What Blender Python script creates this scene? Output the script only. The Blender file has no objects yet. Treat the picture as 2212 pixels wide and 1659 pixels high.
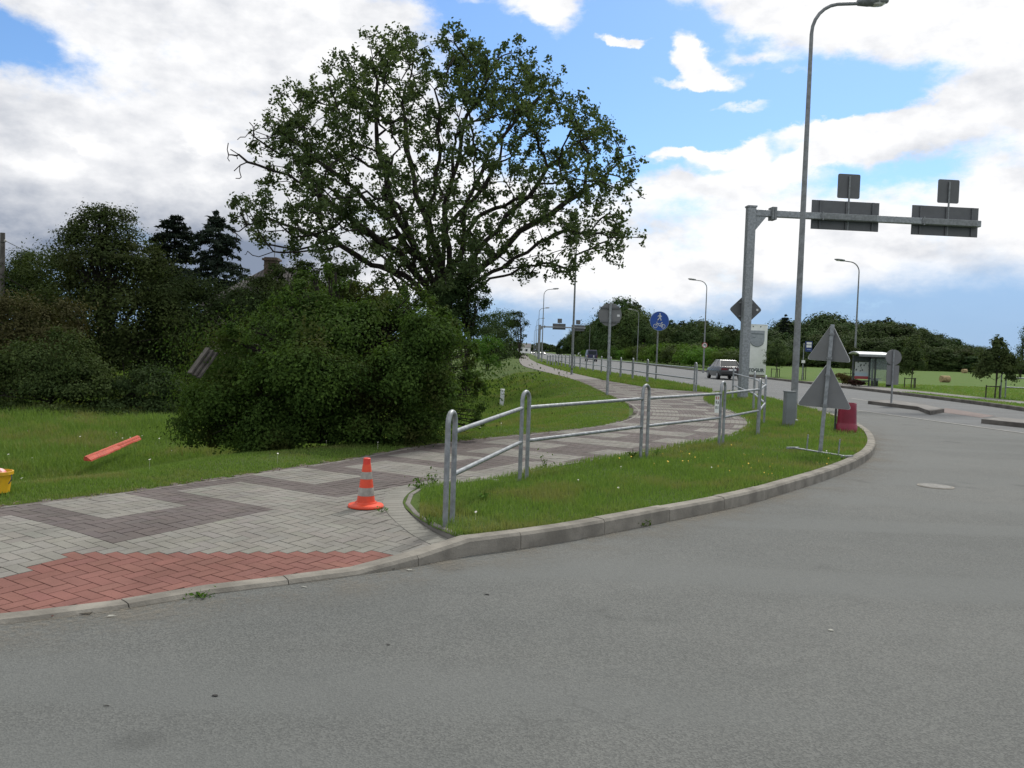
import bpy, bmesh, math, random
import numpy as np
from mathutils import Vector, Matrix
from mathutils.geometry import tessellate_polygon
R = math.radians
rng = np.random.default_rng(7); random.seed(7)
C = bpy.context.scene.collection
scn = bpy.context.scene

# ------------------------------------------------------------------ camera
F, CX, CY, CAMH = 1814.0, 1106.0, 829.5, 1.62          # focal length and centre in photo pixels (2212 wide)
ROLL, PITCH = 0.034, math.atan(74.0/1814.0)
fwd = np.array([0, math.cos(PITCH), -math.sin(PITCH)])
_r0 = np.array([1.0, 0, 0]); _u0 = np.cross(_r0, fwd)
right = math.cos(ROLL)*_r0 + math.sin(ROLL)*_u0
up = -math.sin(ROLL)*_r0 + math.cos(ROLL)*_u0
cam = bpy.data.cameras.new('camera'); co = bpy.data.objects.new('camera', cam); C.objects.link(co)
cam.sensor_width = 36; cam.lens = 36*F/2212; cam.clip_end = 9000; cam.clip_start = 0.05
m = Matrix.Identity(4)
for i in range(3):
    m[i][0], m[i][1], m[i][2] = right[i], up[i], -fwd[i]
m[2][3] = CAMH
co.matrix_world = m
scn.camera = co

def ray(x, y):
    return fwd + right*(x-CX)/F + up*(CY-y)/F
def U(x, y, z=0.0):                       # pixel -> point on the level z
    d = ray(x, y); return np.array([0, 0, CAMH]) + d*((z-CAMH)/d[2])
def D(x, y, dist):                        # pixel -> point at forward distance dist
    d = ray(x, y); return np.array([0, 0, CAMH]) + d*(dist/d[1])
def ZT(x, y, base):                       # height of pixel (x,y) on the vertical through base
    return D(x, y, base[1])[2]

# ------------------------------------------------------------------ light
SUN_EL, SUN_AZ = R(50), R(28)             # azimuth from +Y towards +X: ahead, to the right, behind thin cloud
w = bpy.data.worlds.new('World'); scn.world = w; w.use_nodes = True
scn.view_settings.view_transform = 'Standard'; scn.view_settings.look = 'None'
scn.view_settings.exposure = 0.03; scn.view_settings.gamma = 1.0
sl = bpy.data.lights.new('sun', 'SUN'); sl.energy = 2.6; sl.angle = R(8); sl.color = (1, .95, .87)
so = bpy.data.objects.new('sun', sl); C.objects.link(so)
sd = Vector((math.sin(SUN_AZ)*math.cos(SUN_EL), math.cos(SUN_AZ)*math.cos(SUN_EL), math.sin(SUN_EL)))
so.rotation_euler = sd.to_track_quat('Z', 'Y').to_euler(); so.location = (30, 40, 60)

class NT:
    def __init__(s, tree): s.t = tree; s.n = tree.nodes; s.l = tree.links
    def add(s, typ, **kw):
        n = s.n.new(typ)
        for k, v in kw.items(): setattr(n, k, v)
        return n
    def put(s, sock, v):
        if v is None: return
        if isinstance(v, bpy.types.NodeSocket): s.l.new(v, sock)
        else: sock.default_value = v
    def math(s, op, a, b=None, c=None, clamp=False):
        n = s.add('ShaderNodeMath', operation=op, use_clamp=clamp)
        for i, v in enumerate((a, b, c)): s.put(n.inputs[i], v)
        return n.outputs[0]
    def vmath(s, op, a, b=None):
        n = s.add('ShaderNodeVectorMath', operation=op)
        for i, v in enumerate((a, b)): s.put(n.inputs[i], v)
        return n.outputs[0]
    def noise(s, vec, scale, detail=4, rough=.55, dist=0.0, out=0):
        n = s.add('ShaderNodeTexNoise'); s.put(n.inputs['Vector'], vec)
        n.inputs['Scale'].default_value = scale; n.inputs['Detail'].default_value = detail
        n.inputs['Roughness'].default_value = rough; n.inputs['Distortion'].default_value = dist
        return n.outputs[out]
    def mix(s, f, a, b, typ='MIX'):
        n = s.add('ShaderNodeMix', data_type='RGBA', blend_type=typ)
        s.put(n.inputs[0], f); s.put(n.inputs[6], a); s.put(n.inputs[7], b); return n.outputs[2]
    def ramp(s, f, lo, hi):
        n = s.add('ShaderNodeMapRange', interpolation_type='SMOOTHSTEP', clamp=True)
        s.put(n.inputs[0], f); s.put(n.inputs[1], lo); s.put(n.inputs[2], hi); return n.outputs[0]

def build_sky():
    t = NT(w.node_tree)
    for n in list(t.n): t.n.remove(n)
    sky = t.add('ShaderNodeTexSky', sky_type='NISHITA', sun_disc=False, sun_elevation=SUN_EL, sun_rotation=SUN_AZ)
    sky.air_density = 1.0; sky.dust_density = 0.6; sky.ozone_density = 2.0
    tc = t.add('ShaderNodeTexCoord'); g = tc.outputs['Generated']
    sep = t.add('ShaderNodeSeparateXYZ'); t.l.new(g, sep.inputs[0])
    X, Y, Z = sep.outputs
    az = t.math('ARCTAN2', X, Y); el = t.math('ARCSINE', Z)
    cmb = t.add('ShaderNodeCombineXYZ'); t.put(cmb.inputs[0], az); t.put(cmb.inputs[1], t.math('MULTIPLY', el, 1.7))
    P0 = cmb.outputs[0]
    wz = t.noise(P0, 10, 7, .6, 0, 1)
    wz = t.vmath('SUBTRACT', wz, (.5, .5, .5))
    wsep = t.add('ShaderNodeSeparateXYZ'); t.l.new(wz, wsep.inputs[0])
    azw = t.math('MULTIPLY_ADD', wsep.outputs[0], .10, az); elw = t.math('MULTIPLY_ADD', wsep.outputs[1], .07, el)
    def ang(x, y):
        d = ray(x, y); return math.atan2(d[0], d[1]), math.asin(d[2]/np.linalg.norm(d))
    def blobs(lst):
        tot = None
        for (x, y, rx, ry, rot, amp) in lst:
            a0, e0 = ang(x, y); rx = rx/F; ry = ry/F; c, s = math.cos(R(rot)), math.sin(R(rot))
            da = t.math('SUBTRACT', azw, a0); de = t.math('SUBTRACT', elw, e0)
            u = t.math('ADD', t.math('MULTIPLY', da, c/rx), t.math('MULTIPLY', de, s/rx))
            v = t.math('ADD', t.math('MULTIPLY', da, -s/ry), t.math('MULTIPLY', de, c/ry))
            d2 = t.math('ADD', t.math('MULTIPLY', u, u), t.math('MULTIPLY', v, v))
            gss = t.math('MULTIPLY', t.math('POWER', 2.718, t.math('MULTIPLY', d2, -.85)), amp)
            tot = gss if tot is None else t.math('ADD', tot, gss)
        return tot
    # openings of blue sky (negative) and clouds standing in them (positive)
    cov = blobs([(30, 92, 130, 46, -8, -.7), (980, 22, 150, 34, -14, -.6), (1290, 190, 230, 160, -10, -.85),
                 (1110, 110, 90, 70, 0, -.7), (1530, 215, 340, 115, -4, -.9), (1800, 205, 200, 55, 3, -.85), (1470, 70, 130, 50, -10, -.6),
                 (1560, 290, 170, 45, 0, -.6), (1960, 372, 150, 34, 10, -.55), (1700, 385, 120, 18, 3, -.3), (1230, 290, 160, 60, 0, -.5),
                 (1475, 108, 56, 36, -35, 1.25), (1550, 158, 78, 22, -32, 1.15), (1440, 176, 90, 11, 4, 1.1), (1345, 96, 40, 14, 0, .6),
                 (1195, 45, 80, 60, -60, .85), (1760, 50, 220, 40, -8, .25), (1990, 90, 240, 90, 0, .35), (1590, 232, 170, 14, 4, 1.15), (1820, 266, 260, 20, 7, 1.15), (1610, 305, 45, 22, -50, .55),
                 (1480, 326, 110, 14, -3, 1.1), (1720, 350, 220, 28, 9, 1.1), (1345, 98, 44, 13, 0, 1.1), (1620, 120, 60, 16, -10, .5), (1700, 160, 70, 12, 0, .5), (1640, 262, 60, 20, 0, .3)])
    f1 = t.noise(P0, 6, 10, .62, 0); f2 = t.noise(P0, 22, 9, .66, 0)
    fb = t.math('ADD', t.math('MULTIPLY', f1, .7), t.math('MULTIPLY', f2, .3))
    dens = t.math('ADD', t.math('ADD', cov, .82), t.math('MULTIPLY', t.math('SUBTRACT', fb, .5), 1.9))
    alpha = t.ramp(dens, .22, .74)
    # shading of the cloud mass: grey bellies at the left, a grey veil at the far right
    grey = blobs([(120, 530, 360, 75, 0, .62), (200, 410, 330, 50, -3, .15), (60, 590, 300, 60, 0, .32), (420, 560, 240, 60, 0, .45),
                  (30, 280, 110, 50, 0, .14), (330, 350, 160, 30, 0, .12), (2160, 230, 110, 90, 0, .22), (1990, 330, 140, 22, 8, .15),
                  (560, 400, 120, 90, 0, .22), (700, 560, 200, 50, 0, .25), (1500, 470, 260, 20, 0, .14), (2050, 520, 200, 22, 0, .2),
                  (190, 300, 48, 17, -8, -.5), (440, 312, 26, 40, 30, -.55), (90, 345, 120, 18, 0, -.3), (440, 395, 70, 24, 0, -.25)])
    sh = t.noise(P0, 8, 9, .58, 0)
    sh2 = t.noise(t.vmath('ADD', P0, (.012, .030, 0)), 8, 9, .58, 0)
    shade = t.math('ADD', grey, t.math('ADD', t.math('MULTIPLY', t.math('SUBTRACT', sh, .50), .8), t.math('MULTIPLY', t.math('SUBTRACT', sh2, sh), 1.8)))
    shade = t.math('ADD', shade, t.math('MULTIPLY', t.ramp(az, .25, -.25), .16))
    low = t.ramp(el, .16, .02)
    shade = t.math('ADD', shade, t.math('MULTIPLY', low, .06))
    shade = t.math('MAXIMUM', t.math('MINIMUM', shade, 1.0), 0.0)
    ccol = t.mix(shade, (1.02, 1.02, 1.03, 1), (.25, .30, .40, 1))
    # rain-blue air under the clouds near the horizon
    edge = t.math('MULTIPLY_ADD', t.math('SUBTRACT', f1, .5), .10, el)
    azr = t.ramp(az, .18, .55)
    band = t.ramp(edge, t.math('MULTIPLY_ADD', azr, .052, .078), t.math('MULTIPLY_ADD', azr, .040, .036))
    skyc = t.vmath('MULTIPLY', sky.outputs[0], (.62, .80, .98))
    skyc = t.vmath('SCALE', skyc, None); skyc.node.inputs['Scale'].default_value = 1.55
    rain = t.mix(t.ramp(el, 0, .10), (.34, .51, .74, 1), (.34, .55, .84, 1))
    bg_s = t.add('ShaderNodeBackground'); t.put(bg_s.inputs[0], skyc); bg_s.inputs[1].default_value = .10
    bg_c = t.add('ShaderNodeBackground'); t.put(bg_c.inputs[0], t.mix(t.math('MULTIPLY', band, .95), ccol, rain)); bg_c.inputs[1].default_value = 1.0
    mx = t.add('ShaderNodeMixShader'); t.put(mx.inputs[0], t.math('MAXIMUM', alpha, t.math('MULTIPLY', band, .85)))
    t.l.new(bg_s.outputs[0], mx.inputs[1]); t.l.new(bg_c.outputs[0], mx.inputs[2])
    out = t.add('ShaderNodeOutputWorld'); t.l.new(mx.outputs[0], out.inputs[0])
build_sky()

# ------------------------------------------------------------------ materials
MATS = {}
def mat(name, col, rough=.6, metal=0., var=.12, scale=6., bump=0., bscale=40., spec=.5, emit=None, alpha=None, col2=None, trans=None):
    if name in MATS: return MATS[name]
    m = bpy.data.materials.new(name); m.use_nodes = True; MATS[name] = m
    t = NT(m.node_tree); p = t.n['Principled BSDF']; o = t.n['Material Output']
    tc = t.add('ShaderNodeTexCoord').outputs['Object']
    c = (*col, 1); lo = tuple(v*(1-var) for v in col)+(1,); hi = tuple(min(1, v*(1+var)) for v in col)+(1,)
    if col2: lo, hi = c, (*col2, 1)
    nz = t.noise(tc, scale, 5, .6)
    t.put(p.inputs['Base Color'], t.mix(t.ramp(nz, .32, .68), lo, hi))
    p.inputs['Roughness'].default_value = rough; p.inputs['Metallic'].default_value = metal
    p.inputs['Specular IOR Level'].default_value = spec
    if bump:
        b = t.add('ShaderNodeBump'); b.inputs['Strength'].default_value = bump; b.inputs['Distance'].default_value = .01
        t.put(b.inputs['Height'], t.noise(tc, bscale, 4, .6)); t.put(p.inputs['Normal'], b.outputs[0])
    if emit:
        p.inputs['Emission Color'].default_value = (*emit[0], 1); p.inputs['Emission Strength'].default_value = emit[1]
    if alpha is not None: p.inputs['Alpha'].default_value = alpha
    if trans: p.inputs['Transmission Weight'].default_value = trans
    return m

def leaf_mat(name, a, b, c=None, trans=.25, rough=.55, cs=.55, cm=.6, lo_=.5, hi_=.72):
    if name in MATS: return MATS[name]
    m = bpy.data.materials.new(name); m.use_nodes = True; MATS[name] = m
    t = NT(m.node_tree); t.n.remove(t.n['Principled BSDF']); o = t.n['Material Output']
    at = t.add('ShaderNodeAttribute', attribute_name='var'); f = at.outputs['Fac']
    oi = t.add('ShaderNodeObjectInfo')
    col = t.mix(f, (*a, 1), (*b, 1))
    if c:
        g = t.add('ShaderNodeNewGeometry')
        nz = t.noise(g.outputs['Position'], cs, 4, .6)
        col = t.mix(t.math('MULTIPLY', t.ramp(nz, lo_, hi_), cm), col, (*c, 1))
    hsv = t.add('ShaderNodeHueSaturation'); t.put(hsv.inputs['Color'], col)
    t.put(hsv.inputs['Value'], t.math('MULTIPLY_ADD', oi.outputs['Random'], .5, .75))
    t.put(hsv.inputs['Hue'], t.math('MULTIPLY_ADD', oi.outputs['Random'], .03, .485))
    col = hsv.outputs[0]
    rough = max(rough, .7)
    d = t.add('ShaderNodeBsdfPrincipled'); t.put(d.inputs['Base Color'], col); d.inputs['Roughness'].default_value = rough
    d.inputs['Specular IOR Level'].default_value = .05
    tr = t.add('ShaderNodeBsdfTranslucent'); t.put(tr.inputs['Color'], t.mix(1.0, col, (1.25, 1.3, .6, 1), 'MULTIPLY'))
    mx = t.add('ShaderNodeMixShader'); mx.inputs[0].default_value = trans
    t.l.new(d.outputs[0], mx.inputs[1]); t.l.new(tr.outputs[0], mx.inputs[2]); t.l.new(mx.outputs[0], o.inputs[0])
    return m

galv = mat('galvanised_steel', (.25, .27, .285), .5, .55, .22, 14, .12, 60)
galv_dull = mat('weathered_steel', (.20, .215, .225), .6, .35, .2, 9, .1, 50)
sign_back = mat('sign_back_grey', (.098, .104, .112), .55, .15, .08, 3)
sign_pale = mat('sign_back_pale', (.150, .156, .162), .55, .1, .08, 3)
sign_edge = mat('sign_edge', (.55, .57, .58), .5, .2, .08, 5)
white_paint = mat('white_paint', (.72, .74, .74), .5, 0, .06, 5)
black_paint = mat('black_paint', (.02, .022, .022), .5, 0, .2, 8)
dark_metal = mat('dark_metal', (.05, .06, .06), .5, .3, .2, 8)
concrete = mat('kerb_concrete', (.208, .197, .172), .9, 0, .26, 3.5, .5, 60, .2)
bark = mat('bark', (.027, .024, .021), .95, 0, .4, 8, .8, 20, .1)
bark_grey = mat('bark_grey', (.075, .07, .06), .95, 0, .35, 8, .6, 20, .1)
wood_grey = mat('weathered_wood', (.105, .098, .09), .9, 0, .3, 5, .5, 30, .1)
stake_wood = mat('stake_wood', (.06, .055, .05), .9, 0, .3, 5, .3, 30, .1)
tyre = mat('tyre_rubber', (.018, .018, .018), .8, 0, .2, 10)
glass = mat('dark_glass', (.02, .026, .03), .2, 0, .1, 2, spec=.3)

# ------------------------------------------------------------------ mesh helpers
class MB:
    def __init__(s): s.v = []; s.f = []
    def add(s, vs, fs):
        o = len(s.v); s.v += [tuple(map(float, p)) for p in vs]; s.f += [tuple(i+o for i in f) for f in fs]; return s
    def box(s, c, size, rot=0., tilt=None):
        hx, hy, hz = [k/2 for k in size]
        vs = np.array([(x, y, z) for x in (-hx, hx) for y in (-hy, hy) for z in (-hz, hz)])
        M = np.eye(3)
        if rot: cs, sn = math.cos(rot), math.sin(rot); M = np.array([[cs, -sn, 0], [sn, cs, 0], [0, 0, 1]])
        if tilt is not None: M = np.array(tilt.to_matrix())
        vs = vs@M.T + np.array(c)
        return s.add(vs, [(0, 1, 3, 2), (4, 6, 7, 5), (0, 4, 5, 1), (2, 3, 7, 6), (0, 2, 6, 4), (1, 5, 7, 3)])
    def tube(s, pts, r, n=10, cap=True):
        pts = [np.array(p, float) for p in pts]; rs = r if hasattr(r, '__len__') else [r]*len(pts)
        vs = []; ref = None
        for i, p in enumerate(pts):
            a = pts[max(i-1, 0)]; b = pts[min(i+1, len(pts)-1)]; d = b-a; d /= (np.linalg.norm(d)+1e-9)
            if ref is None:
                ref = np.cross(d, [0, 0, 1.] if abs(d[2]) < .9 else [1., 0, 0])
            u = ref-d*(ref@d); u /= np.linalg.norm(u)+1e-9; v = np.cross(d, u); ref = u
            for k in range(n):
                t = 2*math.pi*k/n; vs.append(p+rs[i]*(math.cos(t)*u+math.sin(t)*v))
        fs = []
        for i in range(len(pts)-1):
            for k in range(n):
                fs.append((i*n+k, i*n+(k+1) % n, (i+1)*n+(k+1) % n, (i+1)*n+k))
        if cap: fs += [tuple(range(n-1, -1, -1)), tuple((len(pts)-1)*n+k for k in range(n))]
        return s.add(vs, fs)
    def lathe(s, c, prof, n=24, axis='z'):
        vs = []; c = np.array(c, float)
        for (r, z) in prof:
            for k in range(n):
                t = 2*math.pi*k/n
                p = (r*math.cos(t), r*math.sin(t), z) if axis == 'z' else ((r*math.cos(t), z, r*math.sin(t)) if axis == 'y' else (z, r*math.cos(t), r*math.sin(t)))
                vs.append(c+p)
        fs = []
        for i in range(len(prof)-1):
            for k in range(n): fs.append((i*n+k, i*n+(k+1) % n, (i+1)*n+(k+1) % n, (i+1)*n+k))
        fs += [tuple(range(n-1, -1, -1)), tuple((len(prof)-1)*n+k for k in range(n))]
        return s.add(vs, fs)
    def slab(s, poly, o, ex, ez, th):
        """flat polygon in the plane o + a*ex + b*ez, given thickness along the normal"""
        o, ex, ez = [np.array(q, float) for q in (o, ex, ez)]; nn = np.cross(ex, ez); n = len(poly)
        a = [o+ex*p[0]+ez*p[1]-nn*th/2 for p in poly]; b = [q+nn*th for q in a]
        return s.add(a+b, [tuple(range(n-1, -1, -1)), tuple(range(n, 2*n))]+[(i, (i+1) % n, n+(i+1) % n, n+i) for i in range(n)])
    def build(s, name, m, parent=None, smooth=False, bevel=0., loc=None):
        me = bpy.data.meshes.new(name); me.from_pydata(s.v, [], s.f); me.validate(); me.materials.append(m)
        ob = bpy.data.objects.new(name, me); C.objects.link(ob)
        if parent: ob.parent = parent
        if loc is not None: ob.location = loc
        bm = bmesh.new(); bm.from_mesh(me); bmesh.ops.recalc_face_normals(bm, faces=bm.faces); bm.to_mesh(me); bm.free()
        if smooth:
            for p in me.polygons: p.use_smooth = True
            me.set_sharp_from_angle(angle=R(40))
        if bevel:
            md = ob.modifiers.new('bevel', 'BEVEL'); md.width = bevel; md.segments = 2; md.limit_method = 'ANGLE'; md.angle_limit = R(50)
        return ob

def tag(o, label=None, cat=None, group=None, kind=None):
    if label: o['label'] = label
    if cat: o['category'] = cat
    if group: o['group'] = group
    if kind: o['kind'] = kind
    return o
def thing(name, label, cat, loc=(0, 0, 0), rz=0., group=None):
    o = bpy.data.objects.new(name, None); C.objects.link(o); o.empty_display_size = .2
    o.location = tuple(map(float, loc)); o.rotation_euler = (0, 0, rz)
    return tag(o, label, cat, group)
def dup(root, loc, rz=0., sc=1., label=None, group=None):
    def cp(o, par):
        c = o.copy(); C.objects.link(c)
        if par: c.parent = par
        for ch in list(o.children): cp(ch, c)
        return c
    r = cp(root, None); r.location = tuple(map(float, loc)); r.rotation_euler = (0, 0, rz)
    r.scale = (sc, sc, sc) if not hasattr(sc, '__len__') else sc
    if label: r['label'] = label
    if group: r['group'] = group
    return r
def npmesh(name, verts, faces, mats, parent=None, attr=None, nside=4, smooth=False, matidx=None, kind=None, colattr=None):
    me = bpy.data.meshes.new(name); verts = np.asarray(verts, np.float32); faces = np.asarray(faces, np.int32)
    nf = len(faces); me.vertices.add(len(verts)); me.vertices.foreach_set('co', verts.ravel())
    me.loops.add(nf*nside); me.loops.foreach_set('vertex_index', faces.ravel())
    me.polygons.add(nf); me.polygons.foreach_set('loop_start', np.arange(0, nf*nside, nside, dtype=np.int32))
    if matidx is not None: me.polygons.foreach_set('material_index', np.asarray(matidx, np.int32))
    me.update(calc_edges=True)
    for m_ in (mats if isinstance(mats, (list, tuple)) else [mats]): me.materials.append(m_)
    if attr is not None:
        a = me.attributes.new('var', 'FLOAT', 'FACE'); a.data.foreach_set('value', np.asarray(attr, np.float32))
    if colattr is not None:
        a = me.attributes.new('tint', 'FLOAT_COLOR', 'FACE'); a.data.foreach_set('color', np.asarray(colattr, np.float32).ravel())
    me.polygons.foreach_set('use_smooth', np.full(nf, smooth, bool))
    ob = bpy.data.objects.new(name, me); C.objects.link(ob)
    if parent: ob.parent = parent
    if kind: ob['kind'] = kind
    return ob
def poly_sheet(name, pts, z, m, kind='structure'):
    vs = [Vector((float(p[0]), float(p[1]), 0)) for p in pts]
    tri = tessellate_polygon([vs])
    me = bpy.data.meshes.new(name); me.from_pydata([(v.x, v.y, z) for v in vs], [], [tuple(t) for t in tri])
    bm = bmesh.new(); bm.from_mesh(me)
    for f in bm.faces:
        f.normal_update()
        if f.normal.z < 0: f.normal_flip()
    bm.to_mesh(me); bm.free()
    me.materials.append(m); o = bpy.data.objects.new(name, me); C.objects.link(o); o['kind'] = kind; return o

def inpoly(px, py, poly):
    poly = np.asarray(poly)[:, :2]; c = np.zeros(len(px), bool); j = len(poly)-1
    for i in range(len(poly)):
        xi, yi = poly[i]; xj, yj = poly[j]
        c ^= ((yi > py) != (yj > py)) & (px < (xj-xi)*(py-yi)/((yj-yi) if yj != yi else 1e-9)+xi); j = i
    return c
def pdist(px, py, line):
    line = np.asarray(line, float)[:, :2]; best = np.full(px.shape, 1e9); sgn = np.ones(px.shape)
    for a, b in zip(line[:-1], line[1:]):
        d = b-a; L = d@d
        t = np.clip(((px-a[0])*d[0]+(py-a[1])*d[1])/L, 0, 1)
        dx = px-(a[0]+t*d[0]); dy = py-(a[1]+t*d[1]); q = np.hypot(dx, dy)
        s_ = np.sign(d[0]*(py-a[1])-d[1]*(px-a[0])); m_ = q < best-1e-9
        best = np.where(m_, q, best); sgn = np.where(m_, s_, sgn)
    return best, sgn
def smooth_line(pts, step):
    pts = np.asarray(pts, float)[:, :2]; out = []
    P_ = np.vstack([2*pts[0]-pts[1], pts, 2*pts[-1]-pts[-2]])
    for i in range(1, len(P_)-2):
        n = max(1, int(np.linalg.norm(P_[i+1]-P_[i])/step))
        for k in range(n):
            t = k/n; a, b, c, d = P_[i-1], P_[i], P_[i+1], P_[i+2]
            out.append(.5*((2*b)+(-a+c)*t+(2*a-5*b+4*c-d)*t*t+(-a+3*b-3*c+d)*t**3))
    out.append(pts[-1]); return np.array(out)
def sstep(a, b, x): t = np.clip((x-a)/(b-a), 0, 1); return t*t*(3-2*t)

# ------------------------------------------------------------------ plan of the place
KERB = [U(x, y) for x, y in [(0, 1350), (230, 1325), (430, 1288), (640, 1262), (800, 1240), (890, 1226), (1000, 1203), (1180, 1178), (1330, 1150), (1450, 1125),
        (1550, 1105), (1640, 1083), (1720, 1058), (1790, 1035), (1850, 1010), (1880, 990), (1891, 970), (1885, 950), (1870, 935), (1845, 920)]]
KERB = [np.array(p)[:2] for p in KERB]
KERB = [np.array((-16., -3.2)), np.array((-7., 2.2)), np.array((-4.3, 3.75))] + KERB + [np.array(p) for p in [(8.9, 22.5), (9.5, 27), (9.95, 31.5), (10.2, 35.5), (10.05, 37.2)]]
KERBS = smooth_line(KERB, .25)
PL = [np.array(p) for p in [(-16, -11.7), (-8.5, .55)]] + [U(x, y, .1)[:2] for x, y in [(0, 1095), (200, 1072), (400, 1045), (600, 1015), (750, 993), (900, 965), (1040, 948), (1200, 932), (1300, 920), (1358, 905),
     (1375, 893), (1370, 880), (1340, 863), (1300, 845), (1240, 820)]] + [np.array(p) for p in [(2.0, 66), (1.0, 85), (1.0, 130), (1.6, 200), (3.4, 420), (5, 700)]]
PLS = smooth_line(PL, .4)
PR = [U(x, y, .1)[:2] for x, y in [(990, 1160), (940, 1140), (890, 1110), (870, 1085), (890, 1060), (930, 1048), (1050, 1035), (1180, 1010), (1300, 990), (1450, 965), (1560, 945), (1600, 930), (1615, 915), (1600, 900), (1570, 885), (1530, 872)]]
PR += [np.array(p) for p in [(6.9, 30.2), (8.0, 34), (9.3, 36.8), (10.05, 37.2)]]
PRS = smooth_line(PR, .2)
VL = [np.array(p) for p in [(8.45, 35.4), (7.1, 36.6), (6.17, 38.4), (5.1, 47.6), (4.2, 62), (3.7, 76), (3.0, 106), (3.0, 150), (3.6, 200), (5.6, 420), (7.4, 700)]]
VR = [np.array(p) for p in [(8.45, 35.4), (8.95, 37.5), (9.1, 42), (8.75, 49), (8.1, 58), (7.2, 66), (6.3, 83), (5.9, 131), (6.2, 200), (8.2, 420), (11, 700)]]
FK = [np.array(p) for p in [(36, 3), (24, 9), (18.6, 20), (18.4, 24), (18.6, 29.4), (19.2, 34), (19.6, 40), (19.75, 47), (19.9, 56), (19.9, 66), (20, 80), (20.4, 130), (20.8, 200), (23, 420), (27, 700)]]
FKS = smooth_line(FK, 1.0)

def kerb_top(s_xy):                        # dropped kerb at the crossing, full height along the island
    x = s_xy[..., 0] if hasattr(s_xy, 'shape') else s_xy[0]
    return .03+.105*sstep(-.95, -.30, x)
DROP = [p for p in KERB if p[0] < -.9]
def pave_z(x, y):
    d, _ = pdist(np.asarray(x, float), np.asarray(y, float), DROP)
    return .018+.082*sstep(.1, 2.3, d)
def bank(d):
    return .085-.82*sstep(.75, 4.6, d)+.18*sstep(9, 20, d)
def ground_z(x, y):
    x = np.asarray(x, float); y = np.asarray(y, float)
    d, s = pdist(x, y, PLS); d = d*s
    far = sstep(70, 140, y)
    zp = bank(np.maximum(d, 0))*(1-far)+.06*far
    nz = .05*np.sin(x*1.7+1)*np.sin(y*1.3)+.04*np.sin(x*.6+y*.9)
    z = zp+nz*sstep(.4, 2, d)
    base = pave_z(x, y)-.1
    return np.where(d > 0, z+base*np.exp(-np.maximum(d, 0)/1.2), np.maximum(-.14, .085+base+d*1.6))

# ------------------------------------------------------------------ ground materials
def grass_ground(name, a, b, c):
    m = bpy.data.materials.new(name); m.use_nodes = True; t = NT(m.node_tree); p = t.n['Principled BSDF']
    g = t.add('ShaderNodeNewGeometry').outputs['Position']
    n1 = t.noise(g, .35, 4, .6); n2 = t.noise(g, 5, 5, .65); n3 = t.noise(g, 40, 3, .6)
    col = t.mix(t.ramp(n2, .35, .65), (*a, 1), (*b, 1))
    col = t.mix(t.math('MULTIPLY', t.ramp(n1, .45, .7), .7), col, (*c, 1))
    col = t.mix(t.math('MULTIPLY', t.ramp(n3, .4, .7), .5), col, tuple(v*.45 for v in a)+(1,))
    t.put(p.inputs['Base Color'], col); p.inputs['Roughness'].default_value = .95; p.inputs['Specular IOR Level'].default_value = .1
    bp = t.add('ShaderNodeBump'); bp.inputs['Strength'].default_value = .8; bp.inputs['Distance'].default_value = .06
    t.put(bp.inputs['Height'], n2); t.put(p.inputs['Normal'], bp.outputs[0]); return m
turf = grass_ground('turf', (.055, .092, .022), (.078, .118, .030), (.095, .105, .040))
hay = grass_ground('mown_field', (.075, .135, .028), (.098, .16, .038), (.12, .155, .048))

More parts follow.
